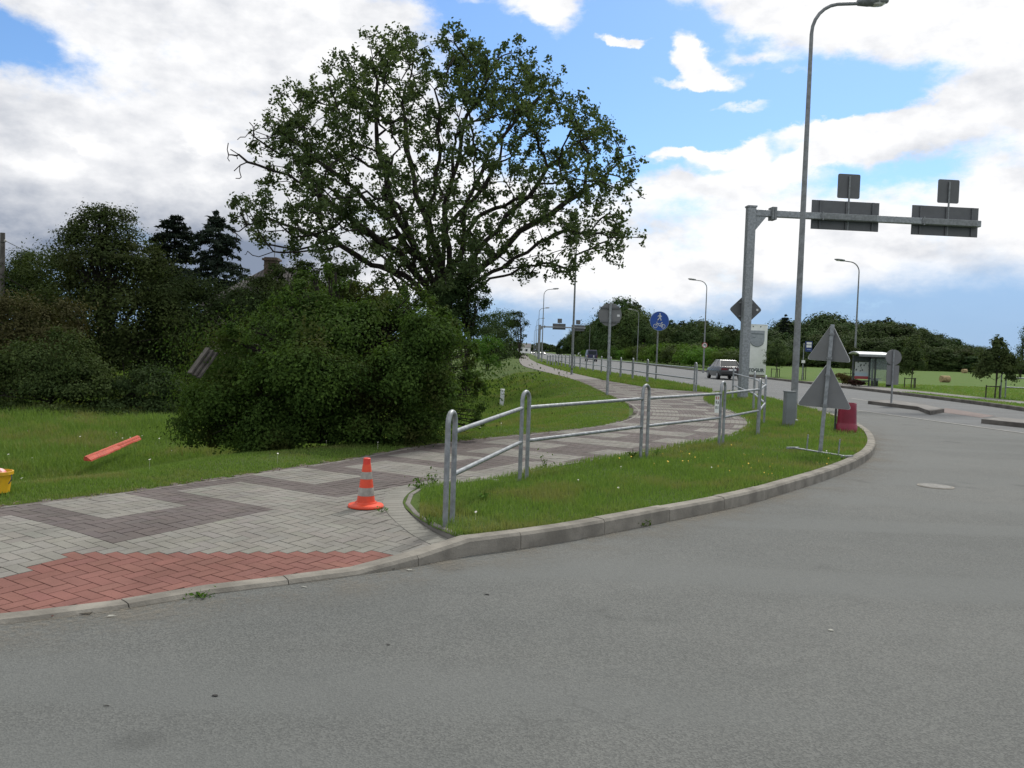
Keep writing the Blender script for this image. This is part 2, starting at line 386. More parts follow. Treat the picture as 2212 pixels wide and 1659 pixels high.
def asphalt_mat(name, base, tint2):
    m = bpy.data.materials.new(name); m.use_nodes = True; t = NT(m.node_tree); p = t.n['Principled BSDF']
    g = t.add('ShaderNodeNewGeometry').outputs['Position']
    big = t.noise(g, .22, 4, .55); mid = t.noise(g, 2.2, 5, .6); fine = t.noise(g, 70, 3, .7); vf = t.noise(g, 170, 2, .7)
    vor = t.add('ShaderNodeTexVoronoi'); t.put(vor.inputs['Vector'], g); vor.inputs['Scale'].default_value = 115
    col = t.mix(t.ramp(big, .35, .65), (*base, 1), (*tint2, 1))
    col = t.mix(t.math('MULTIPLY', t.ramp(mid, .4, .75), .30), col, tuple(v*.78 for v in base)+(1,))
    stone = t.add('ShaderNodeSeparateColor'); t.put(stone.inputs[0], vor.outputs['Color'])
    sp = t.math('ADD', t.math('MULTIPLY', stone.outputs[0], .7), t.math('MULTIPLY', vf, .3))
    col = t.mix(1.0, col, t.mix(t.ramp(sp, .1, .95), (.76, .76, .76, 1), (1.27, 1.26, 1.24, 1)), 'MULTIPLY')
    mp = t.add('ShaderNodeMapping'); t.put(mp.inputs['Vector'], g); mp.inputs['Rotation'].default_value = (0, 0, R(-38)); mp.inputs['Scale'].default_value = (.10, 1.0, 1)
    tr = t.noise(mp.outputs[0], .9, 3, .55, .4)
    col = t.mix(t.math('MULTIPLY', t.ramp(tr, .42, .62), .55), col, tuple(v*1.22 for v in base)+(1,))
    st = t.noise(g, 1.1, 2, .4)
    cr = t.add('ShaderNodeTexVoronoi', feature='DISTANCE_TO_EDGE'); t.put(cr.inputs['Vector'], t.vmath('ADD', g, t.vmath('SCALE', t.noise(g, 1.3, 4, .7, 0, 1), None))); cr.inputs['Scale'].default_value = .16
    crk = t.math('MULTIPLY', t.ramp(cr.outputs['Distance'], .0022, .0008), t.math('MULTIPLY', t.ramp(t.noise(g, .4, 2), .52, .60), .22))
    col = t.mix(crk, col, tuple(v*.45 for v in base)+(1,))
    spot = t.math('MULTIPLY', t.ramp(st, .66, .72), .35)
    col = t.mix(spot, col, tuple(v*.5 for v in base)+(1,))
    t.put(p.inputs['Base Color'], col); p.inputs['Roughness'].default_value = .88; p.inputs['Specular IOR Level'].default_value = .3
    bp = t.add('ShaderNodeBump'); bp.inputs['Strength'].default_value = .55; bp.inputs['Distance'].default_value = .008
    t.put(bp.inputs['Height'], t.math('ADD', fine, t.math('MULTIPLY', vor.outputs['Distance'], .8))); t.put(p.inputs['Normal'], bp.outputs[0]); return m
asphalt = asphalt_mat('asphalt', (.103, .110, .107), (.126, .132, .127))
asphalt_new = asphalt_mat('main_road_asphalt', (.118, .126, .130), (.132, .138, .140))

# ------------------------------------------------------------------ ground sheets
def grow(a, b, n, r): return [a+(b-a)*((r**k-1)/(r**n-1)) for k in range(1, n+1)]
gx = sorted(set(grow(-24, -3000, 26, 1.35)+list(np.arange(-24, -8, .6))+list(np.arange(-8, 8.5, .22))+list(np.arange(8.5, 24, 1.5))+grow(24, 3000, 18, 1.4)))
gy = sorted(set(grow(-12, -400, 10, 1.5)+list(np.arange(-12, 3, 1.0))+list(np.arange(3, 34, .25))+list(np.arange(34, 90, .8))+grow(90, 4500, 30, 1.25)))
GX, GY = np.meshgrid(gx, gy); gz = ground_z(GX.ravel(), GY.ravel())
nx = len(gx); ny = len(gy)
ii, jj = np.meshgrid(np.arange(nx-1), np.arange(ny-1)); k = (jj*nx+ii).ravel()
npmesh('ground', np.c_[GX.ravel(), GY.ravel(), gz], np.c_[k, k+1, k+nx+1, k+nx], turf, smooth=True, kind='structure')

KI = [p for p in KERBS]
road = [(-30, -40), (-30, -12)] + [tuple(p) for p in KERBS] + [(8.7, 35.6)] + [tuple(p) for p in VR] + [(13, 900), (28, 900)] + [tuple(p) for p in FK[::-1]] + [(60, -4), (60, -40)]
def offset_line(line, d):
    line = np.asarray(line); t = np.gradient(line, axis=0); t /= np.linalg.norm(t, axis=1)[:, None]+1e-9
    return line+np.c_[-t[:, 1], t[:, 0]]*d
KIN = offset_line(KERBS, .15)
road[2:2+len(KERBS)] = [tuple(p) for p in offset_line(KERBS, .06)]
poly_sheet('road', road, 0.0, asphalt)
lane = [(10.6, 37), (9.2, 42), (8.85, 49), (8.2, 58), (7.3, 66), (6.4, 83), (6.0, 131), (6.3, 200), (8.3, 420), (11.2, 700)]
lane2 = [(24, 9.3), (18.5, 20.2), (18.3, 24), (18.5, 29.4), (19.1, 34), (19.5, 40), (19.65, 47), (19.8, 56), (19.8, 66), (19.9, 80), (20.3, 130), (20.7, 200), (22.9, 420), (26.5, 700)]
e0 = U(2225, 938)[:2]; e1 = U(1833, 884)[:2]
poly_sheet('main_road', [tuple(e0), tuple(e1), (10.4, 33)]+lane+lane2[::-1], .004, asphalt_new)

island_poly = [tuple(p) for p in PRS] + [tuple(p) for p in KIN[::-1] if p[0] > -.30]
poly_sheet('grass_island', island_poly, .10, turf)
verge_poly = [tuple(p) for p in VL] + [tuple(p) for p in VR[::-1]]
poly_sheet('grass_verge', verge_poly, .09, turf)
fko = offset_line(FKS, -.15)
poly_sheet('field', [tuple(p) for p in fko]+[(60, 900), (700, 900), (700, 3)], .10, hay)
# pavement by the bus stop, and the footpath in the field
pv = mat('grey_slabs', (.18, .176, .168), .9, 0, .18, 2.5, .3, 40, .2)
wf = [p for p in FKS if 43.5 <= p[1] <= 59]
poly_sheet('bus_stop_pavement', [(p[0]+.15, p[1]) for p in wf]+[(22.6, 59), (22.6, 43.5)], .107, pv)
poly_sheet('footpath', [(21.2, 22), (22.7, 22), (22.5, 43.5), (21.2, 43.5)], .107, pv)

def dust():
    m = bpy.data.materials.new('kerb_dust'); m.use_nodes = True; t = NT(m.node_tree); p = t.n['Principled BSDF']; g = t.add('ShaderNodeNewGeometry').outputs['Position']
    p.inputs['Base Color'].default_value = (.20, .18, .145, 1); p.inputs['Roughness'].default_value = .95
    at = t.add('ShaderNodeAttribute', attribute_name='var').outputs['Fac']
    t.put(p.inputs['Alpha'], t.math('MULTIPLY', t.math('MULTIPLY', at, .75), t.ramp(t.math('ADD', t.math('MULTIPLY', t.noise(g, 1.5, 5, .65), .6), t.math('MULTIPLY', t.noise(g, 30, 3, .7), .4)), .42, .66)))
    k_ = 8; ls_ = [offset_line(KERBS, .03-.75*(i/k_)**1.3) for i in range(k_+1)]; n_ = len(KERBS); V = np.vstack([np.c_[q, np.full(n_, .005+.0001*i)] for i, q in enumerate(ls_)]); f = []; a = []
    for i in range(k_):
        for j in range(n_-1): f.append((i*n_+j, i*n_+j+1, (i+1)*n_+j+1, (i+1)*n_+j)); a.append((1-(i+.5)/k_)**1.3)
    npmesh('road_dust', V, np.array(f)[:, ::-1], m, attr=a, kind='structure')
dust()
# ------------------------------------------------------------------ kerbs as single stones
def kerb_stones(line, wid, top, stone, name, m, bottom=-.06, side=1, gap=.006):
    line = np.asarray(line)[:, :2]; seg = np.r_[0, np.cumsum(np.linalg.norm(np.diff(line, axis=0), axis=1))]
    mb = MB(); s = 0.
    def at(q):
        p = np.array([np.interp(q, seg, line[:, 0]), np.interp(q, seg, line[:, 1])])
        p2 = np.array([np.interp(q+.05, seg, line[:, 0]), np.interp(q+.05, seg, line[:, 1])]); p1 = np.array([np.interp(q-.05, seg, line[:, 0]), np.interp(q-.05, seg, line[:, 1])])
        d = p2-p1; d /= np.linalg.norm(d)+1e-9; return p, np.array([-d[1], d[0]])*side
    while s < seg[-1]-.1:
        e = min(s+stone, seg[-1]); n = max(1, int((e-s)/.34)); vs = []; jz = random.uniform(-.004, .004); b = .018
        for i in range(n+1):
            q = s+gap/2+(e-s-gap)*i/n; p, nn = at(q); h = (top(p) if callable(top) else top)+jz
            for (o, z) in ((0, bottom), (0.004, h-b*1.4), (.022, h-.002), (wid*.55, h), (wid-.006, h-.003), (wid, bottom)):
                r_ = p+nn*o; vs.append((r_[0], r_[1], z))
        fs = []
        for i in range(n):
            for k_ in range(5): a = i*6+k_; fs.append((a, a+1, a+7, a+6))
        fs += [tuple(range(5, -1, -1)), tuple(n*6+q for q in range(6))]
        mb.add(vs, fs); s = e
    o = mb.build(name, m, smooth=False); o['kind'] = 'structure'; return o
kerb_stones(KERBS, .15, kerb_top, 1.0, 'kerb', concrete)
edge_m = mat('edging_stone', (.185, .178, .162), .9, 0, .2, 4, .4, 60, .2)
kerb_stones([p for p in PRS], .07, lambda p: max(.108, float(pave_z(np.array([p[0]]), np.array([p[1]]))[0])+.012), 1.0, 'path_edging', edge_m, side=-1, bottom=-.05)
kerb_stones([p for p in PLS if -3 < p[1] < 90], .07, lambda p: float(pave_z(np.array([p[0]]), np.array([p[1]]))[0])+.004, 1.0, 'path_edging', edge_m, side=-1, bottom=-.1)
dark_kerb = mat('dark_kerb', (.115, .108, .098), .9, 0, .25, 2.5, .4, 50, .2)
kerb_stones(FKS, .16, .15, 2.0, 'kerb', dark_kerb, side=-1)
kerb_stones(smooth_line(VR, .5), .12, .10, 1.5, 'kerb', concrete, side=1)

# ------------------------------------------------------------------ block paving
def brick_mat():
    m = bpy.data.materials.new('paving_blocks'); m.use_nodes = True; t = NT(m.node_tree); p = t.n['Principled BSDF']
    at = t.add('ShaderNodeAttribute', attribute_name='tint'); g = t.add('ShaderNodeNewGeometry').outputs['Position']
    n1 = t.noise(g, 1.6, 5, .65); n2 = t.noise(g, 90, 3, .7)
    c = t.mix(1.0, at.outputs['Color'], t.mix(t.ramp(n1, .3, .7), (.82, .82, .80, 1), (1.09, 1.09, 1.08, 1)), 'MULTIPLY')
    c = t.mix(1.0, c, t.mix(n2, (.72, .72, .72, 1), (1.28, 1.28, 1.28, 1)), 'MULTIPLY')
    t.put(p.inputs['Base Color'], c); p.inputs['Roughness'].default_value = .9; p.inputs['Specular IOR Level'].default_value = .2
    bp = t.add('ShaderNodeBump'); bp.inputs['Strength'].default_value = .35; bp.inputs['Distance'].default_value = .004
    t.put(bp.inputs['Height'], n2); t.put(p.inputs['Normal'], bp.outputs[0]); return m
joint = mat('joint_sand', (.105, .096, .080), .95, 0, .3, 12, 0, 40, .1)
PAVE = [tuple(p) for p in PLS if p[1] < 46] + [(3.4, 47), (5.0, 47.2)] + [tuple(p) for p in VL[::-1] if p[1] < 47.2] + [(8.95, 37.2), (9.9, 37.3)] + [tuple(p) for p in PRS[::-1]] + [tuple(p) for p in KIN[::-1] if p[0] <= -.30]
GUIDE = smooth_line([(-16, -11.7), (-8.5, .55), (-4.42, 7.27), (-3.39, 8.95), (-2.2, 10.9), (-.6, 13.6), (.86, 15.9), (2.2, 18.6), (3.1, 22), (3.6, 27), (3.55, 33.3), (3.38, 46.5)], .1)
gs = np.r_[0, np.cumsum(np.linalg.norm(np.diff(GUIDE, axis=0), axis=1))]
gt = np.gradient(GUIDE, axis=0); gt /= np.linalg.norm(gt, axis=1)[:, None]
S0 = float(np.interp(-4.30, GUIDE[:, 0], gs))
def st(s, t):
    p = np.c_[np.interp(s, gs, GUIDE[:, 0]), np.interp(s, gs, GUIDE[:, 1])]; d = np.c_[np.interp(s, gs, gt[:, 0]), np.interp(s, gs, gt[:, 1])]
    d /= np.linalg.norm(d, axis=1)[:, None]; return p+np.c_[d[:, 1], -d[:, 0]]*np.asarray(t)[:, None]
B = .1
CURB_ROW = [p for p in PRS if p[1] < 9.6]
def red_area(c):
    red = (c[:, 0] > -3.25+.18*(c[:, 1]-5)) & (c[:, 1] < 5.97+.19*(c[:, 0]+3.1)) & (c[:, 0] < -.62)
    return red | ((c[:, 1] < 4.9+.35*(c[:, 0]+3.0)) & (c[:, 0] < -2.4) & (c[:, 0] > -4.0))
def bricks():
    i0, i1 = int(6.5/B), int(gs[-1]/B); j1 = int(6.6/B)
    I, J = np.meshgrid(np.arange(i0, i1), np.arange(-3, j1)); I = I.ravel(); J = J.ravel(); dd = (I-J) % 4
    H_ = dd == 0; V_ = dd == 3
    s0 = np.r_[I[H_], I[V_]]*B; t0 = np.r_[J[H_], J[V_]]*B
    ls = np.r_[np.full(H_.sum(), 2*B), np.full(V_.sum(), B)]; lt = np.r_[np.full(H_.sum(), B), np.full(V_.sum(), 2*B)]
    c = st(s0+ls/2, t0+lt/2); keep = inpoly(c[:, 0], c[:, 1], PAVE) | (pdist(c[:, 0], c[:, 1], PAVE+PAVE[:1])[0] < .05)
    dc, _ = pdist(c[:, 0], c[:, 1], CURB_ROW); keep &= dc > .10; lowr = dc < .31
    s0, t0, ls, lt, c, lowr = s0[keep], t0[keep], ls[keep], lt[keep], c[keep], lowr[keep]; n = len(s0)
    late = c[:, 1] > 11.5
    def cls(sv, tv):
        sm = np.round((sv-S0)/B+.001)*B % 2.4 if False else (sv-S0) % 2.4; tm = tv
        near = ((sm < .8) & (tm > .1) & (tm < 1.1)) | ((sm >= 1.2) & (sm < 2.0) & (tm > .4)) | (tm > 1.8)
        lt_ = ((sm < .8) & (tm > .1) & (tm < 1.3)) | ((sm >= 1.2) & (sm < 2.0) & (tm > .6) & (tm < 2.2)) | ((sm < .8) & (tm > 2.0) & (tm < 3.3)) | ((sm >= 1.2) & (sm < 2) & (tm > 2.6))
        return np.where(late, lt_, near)
    red0 = red_area(c)
    ca = cls(np.where(ls > lt, s0+B/2, s0+B/2), t0+B/2); cb = cls(np.where(ls > lt, s0+1.5*B, s0+B/2), np.where(ls > lt, t0+B/2, t0+1.5*B))
    sp = (ca != cb) & ~red0; nsp = ~sp; hz = ls > lt
    s0, t0, ls, lt, light, late, red = (np.r_[s0[nsp], s0[sp], np.where(hz, s0+B, s0)[sp]], np.r_[t0[nsp], t0[sp], np.where(hz, t0, t0+B)[sp]],
        np.r_[ls[nsp], np.full(2*sp.sum(), B)], np.r_[lt[nsp], np.full(2*sp.sum(), B)], np.r_[ca[nsp], ca[sp], cb[sp]], np.r_[late[nsp], late[sp], late[sp]], np.r_[red0[nsp], red0[sp], red0[sp]])
    n = len(s0); c = st(s0+ls/2, t0+lt/2)
    tint = np.where(light[:, None], np.array([[.200, .194, .178]]), np.array([[.118, .103, .100]]))
    tint = np.where(red[:, None], np.array([[.190, .090, .076]]), tint)
    tint = tint*(1+rng.normal(0, .035, (n, 1)))*(1+rng.normal(0, .010, (n, 3)))
    vs = []; g0 = .0026
    dq, _ = pdist(c[:, 0], c[:, 1], CURB_ROW); dz = rng.normal(0, .0007, n)-np.where(dq < .32, .004, 0)
    for (ins, dep) in ((g0, -.012), (g0+.0012, 0.)):
        for (a, b) in ((0, 0), (1, 0), (1, 1), (0, 1)):
            p = st(s0+np.where(a, ls-ins, ins), t0+np.where(b, lt-ins, ins))
            vs.append(np.c_[p, pave_z(p[:, 0], p[:, 1])+dep+dz])
    # soldier course following the rounded edging
    cl = np.array(CURB_ROW); cs_ = np.r_[0, np.cumsum(np.linalg.norm(np.diff(cl, axis=0), axis=1))]; q = np.arange(.02, cs_[-1], B); m_ = len(q)
    def on(sv, off):
        p = np.c_[np.interp(sv, cs_, cl[:, 0]), np.interp(sv, cs_, cl[:, 1])]; p2 = np.c_[np.interp(sv+.03, cs_, cl[:, 0]), np.interp(sv+.03, cs_, cl[:, 1])]; p1 = np.c_[np.interp(sv-.03, cs_, cl[:, 0]), np.interp(sv-.03, cs_, cl[:, 1])]
        d = p2-p1; d /= np.linalg.norm(d, axis=1)[:, None]+1e-9; return p+np.c_[-d[:, 1], d[:, 0]]*off*SIDE
    SIDE = 1.0
    tv = on(np.array([cs_[-1]*.5]), .3); SIDE = 1.0 if not inpoly(tv[:, 0], tv[:, 1], island_poly)[0] else -1.0
    sv_ = []
    for (ins, dep) in ((g0, -.012), (g0+.0012, .001)):
        for (a, b) in ((0, 0), (1, 0), (1, 1), (0, 1)):
            p = on(q+(B-ins if a else ins), (.20-ins if b else ins)); sv_.append(np.c_[p, pave_z(p[:, 0], p[:, 1])+dep])
    SV = np.stack(sv_, 1)
    tint = np.vstack([tint, np.array([[.205, .203, .184]])*(1+rng.normal(0, .04, (m_, 1)))])
    V = np.concatenate([np.stack(vs, 1), SV], 0).reshape(-1, 3); n = n+m_; o = (np.arange(n)*8)[:, None]
    fc = [o+np.array([[4, 5, 6, 7]])[:, ::-1]]+[o+np.array([[k_, 4+k_, 4+(k_+1) % 4, (k_+1) % 4]]) for k_ in range(4)]
    Fc = np.concatenate([f[:, None, :] for f in fc], 1).reshape(-1, 4)
    col = np.repeat(np.c_[tint, np.ones(n)], 5, axis=0)
    npmesh('pavement', V, Fc, brick_mat(), colattr=col, kind='structure')
bricks()
# bed under the blocks follows the same level
bx, by = np.meshgrid(np.arange(-9, 11, .25), np.arange(-1, 48, .25)); bx = bx.ravel(); by = by.ravel()
def pave_bed():
    xs = np.arange(-9, 11.01, .2); ys = np.arange(0, 48.01, .2); X_, Y_ = np.meshgrid(xs, ys); z = pave_z(X_.ravel(), Y_.ravel())-.007
    n_ = len(xs); i_, j_ = np.meshgrid(np.arange(n_-1), np.arange(len(ys)-1)); k_ = (j_*n_+i_).ravel()
    cx = X_.ravel()[k_]+.1; cy = Y_.ravel()[k_]+.1; ok = inpoly(cx, cy, PAVE)
    d3, s3 = pdist(cx, cy, KERBS); ok |= (cx < -.2) & (d3*s3 > .12) & (d3 < .5)
    ok &= d3*s3 > .11
    d2, _ = pdist(cx, cy, PRS); ok |= d2 < .16
    k_ = k_[ok]
    npmesh('pavement_bed', np.c_[X_.ravel(), Y_.ravel(), z], np.c_[k_, k_+1, k_+n_+1, k_+n_], joint, kind='structure')
pave_bed()
def far_path_mat():
    m = bpy.data.materials.new('far_path'); m.use_nodes = True; t = NT(m.node_tree); p = t.n['Principled BSDF']
    g = t.add('ShaderNodeNewGeometry').outputs['Position']
    sp = t.add('ShaderNodeSeparateXYZ'); t.l.new(g, sp.inputs[0])
    wv = t.math('FRACT', t.math('DIVIDE', t.math('ADD', sp.outputs[1], t.math('MULTIPLY', t.noise(g, .8, 2), .5)), 2.4))
    c = t.mix(t.ramp(wv, .45, .55), (.185, .178, .165, 1), (.125, .113, .108, 1))
    c = t.mix(t.math('MULTIPLY', t.noise(g, 3, 4), .5), c, (.155, .145, .136, 1))
    t.put(p.inputs['Base Color'], c); p.inputs['Roughness'].default_value = .9; return m
poly_sheet('path', [tuple(p) for p in PLS if p[1] >= 45.5]+[tuple(p) for p in VL[::-1] if p[1] > 44], .098, far_path_mat())

# ------------------------------------------------------------------ traffic islands and markings
paint = mat('road_paint', (.27, .27, .25), .8, 0, .3, 8, 0, 40, .2)
def strip(p, q, wid):
    p = np.array(p[:2]); q = np.array(q[:2]); d = (q-p)/np.linalg.norm(q-p); n = np.array([-d[1], d[0]])*wid/2
    return [tuple(p-n), tuple(q-n), tuple(q+n), tuple(p+n)]
poly_sheet('road_marking', strip(U(1832, 884), U(2225, 938), .12), .009, paint)
poly_sheet('road_marking', strip(U(1838, 860.5), U(1874, 866), .14), .009, paint)
for a, b in (((1477, 824), (1495, 826)), ((1516, 824.6), (1523, 825.4)), ((1535, 826.6), (1547, 828))):
    poly_sheet('road_marking', strip(U(*a), U(*b), .14), .009, paint)
def traffic_island(px, label):
    pts = [U(x, y, .16)[:2] for x, y in px]
    o = thing('traffic_island', label, 'traffic island', (*np.mean(pts, 0), 0), group='raised traffic islands in the main road')
    c = np.array(o.location); n = len(pts); q = [np.array([p[0]-c[0], p[1]-c[1]]) for p in pts]
    mb = MB(); mb.add([(p[0], p[1], -.02) for p in q]+[(p[0], p[1], .125) for p in q], [(i, (i+1) % n, n+(i+1) % n, n+i) for i in range(n)]+[tuple(range(n, 2*n))])
    mb.build('kerb_ring', dark_kerb, o)
    mi = MB(); z = .129; s_ = .93; mi.add([(p[0]*s_, p[1]*s_, z) for p in q], [tuple(range(n))]); mi.build('paved_top', pv, o)
traffic_island([(1875, 864), (1983, 876.5), (2010, 886), (2040, 881), (2000, 872), (1925, 861)], 'raised kerbed traffic island with grey top, carrying the round sign')
traffic_island([(2120, 902.5), (2155, 898), (2330, 915), (2330, 925), (2225, 913)], 'dark kerbed traffic island cut by the right edge of the photo')
poly_sheet('crossing', [U(x, y)[:2] for x, y in [(2012, 888), (2120, 903), (2150, 899), (2045, 882)]], .009, mat('reddish_asphalt', (.15, .118, .108), .9, 0, .15, 3))

# manhole and little things on the road
p = U(2021, 1051)
o = thing('manhole_cover', 'round worn manhole cover lying flush in the asphalt', 'manhole', (p[0], p[1], 0))
MB().lathe((0, 0, 0), [(.225, .0), (.225, .007), (.20, .008)], 28).build('frame', concrete, o)
MB().lathe((0, 0, 0), [(.196, .008), (.196, .011), (.01, .012)], 24).build('lid', mat('manhole_lid', (.165, .165, .155), .8, .1, .2, 20), o)

# ------------------------------------------------------------------ leaves and trees
def unit(v): return v/(np.linalg.norm(v, axis=1)[:, None]+1e-9)
def leaf_quads(pos, nrm, size, aspect=.6, fold=0.):
    n = len(pos); a = unit(np.cross(nrm, unit(rng.normal(size=(n, 3))))); b = np.cross(nrm, a)
    s = size[:, None]
    v = np.stack([pos-a*s, pos+b*s*aspect+nrm*s*fold, pos+a*s, pos-b*s*aspect+nrm*s*fold], 1).reshape(-1, 3)
    return v, np.arange(n*4).reshape(n, 4)
JIT = .55
def crown_pts(blobs, n, clumps=22, spread=.20, flat=.75, bottom=None):
    """leaf positions gathered in clumps on the outer part of each blob (cx,cy,cz,rx,ry,rz)"""
    bl = np.array(blobs, float); wgt = bl[:, 3]*bl[:, 4]+bl[:, 4]*bl[:, 5]+bl[:, 3]*bl[:, 5]; wgt /= wgt.sum()
    P_, N_, V_ = [], [], []
    for q, wv in zip(bl, wgt):
        k_ = max(40, int(n*wv)); nc = max(6, int(clumps*(1 if len(bl) < 5 else .8)))
        d = unit(rng.normal(size=(nc, 3))); d[:, 2] = np.where(d[:, 2] < -.55, -d[:, 2], d[:, 2])
        rad = rng.uniform(.62, 1.03, nc)[:, None]; cc = d*rad
        cs = rng.uniform(.6, 1.5, nc)*spread; idx = rng.integers(0, nc, k_)
        off = rng.normal(size=(k_, 3))*cs[idx][:, None]; off[:, 2] *= flat
        loc = cc[idx]+off
        P_.append(q[:3]+loc*q[3:6]); nn = unit(loc)*.7+unit(off)*.5+rng.normal(size=(k_, 3))*JIT; nn[:, 2] += .35
        N_.append(unit(nn)); V_.append(np.clip(rng.normal(.5, .2, k_)+(rng.uniform(-.38, .38, nc))[idx], 0, 1))
    P_ = np.vstack(P_); N_ = np.vstack(N_); V_ = np.hstack(V_)
    if bottom is not None:
        k_ = P_[:, 2] > bottom; P_, N_, V_ = P_[k_], N_[k_], V_[k_]
    return P_, N_, V_
def blob_tree(name, label, cat, loc, blobs, n, leaf, lm, trunk_r=.12, trunk_h=None, group=None, clumps=22, spread=.2, bottom=.02, bm_=None, aspect=.6, rz=0., crown='crown'):
    o = thing(name, label, cat, loc, rz, group)
    P_, N_, V_ = crown_pts(blobs, n, clumps, spread, bottom=bottom)
    v, f = leaf_quads(P_, N_, leaf*rng.uniform(.6, 1.25, len(P_)), aspect, .15)
    npmesh(crown, v, f, lm, o, V_)
    mb = MB(); top = max(b[2] for b in blobs)
    trunk_h = trunk_h or top
    mb.tube([(0, 0, -.3), (0, 0, .1*trunk_h), (.03*trunk_h, .02, .5*trunk_h), (-.01, .03, trunk_h)], [trunk_r*1.3, trunk_r, trunk_r*.75, trunk_r*.3], 8)
    for b in blobs:
        z0 = min(max(.25*b[2], .15), trunk_h*.7); e = np.array(b[:3]); s_ = np.array((.02, .01, z0)); mid = (s_+e)/2+np.array((0, 0, .12*np.linalg.norm(e-s_)))
        mb.tube([s_, mid, e], [trunk_r*.6, trunk_r*.4, trunk_r*.12], 6)
        for _ in range(3):
            q = e+rng.normal(size=3)*np.array(b[3:6])*.45; mb.tube([mid, (mid+q)/2+(0, 0, .05), q], [trunk_r*.3, trunk_r*.2, trunk_r*.06], 5)
    mb.build('trunk', bm_ or bark, o, smooth=True)
    return o

lm_oak = leaf_mat('oak_leaves', (.042, .064, .029), (.084, .112, .048), None, .28)
lm_bush = leaf_mat('bush_leaves', (.032, .072, .017), (.080, .150, .033), (.062, .064, .022), .32, .7, 1.1, .75, .5, .66)
lm_dark = leaf_mat('dark_leaves', (.026, .048, .018), (.052, .084, .030), None, .22)
lm_olive = leaf_mat('olive_leaves', (.032, .056, .019), (.064, .094, .030), (.056, .060, .024), .22)
lm_russet = leaf_mat('russet_leaves', (.046, .048, .020), (.070, .068, .030), (.05, .034, .018), .2)
lm_con = leaf_mat('conifer_needles', (.014, .024, .018), (.030, .042, .030), None, .08)
lm_wood = leaf_mat('wood_leaves', (.034, .058, .021), (.052, .082, .028), None, .12)
lm_bright = leaf_mat('bright_leaves', (.050, .105, .018), (.085, .150, .028), None, .3)
lm_young = leaf_mat('young_tree_leaves', (.044, .070, .027), (.080, .110, .040), None, .25)

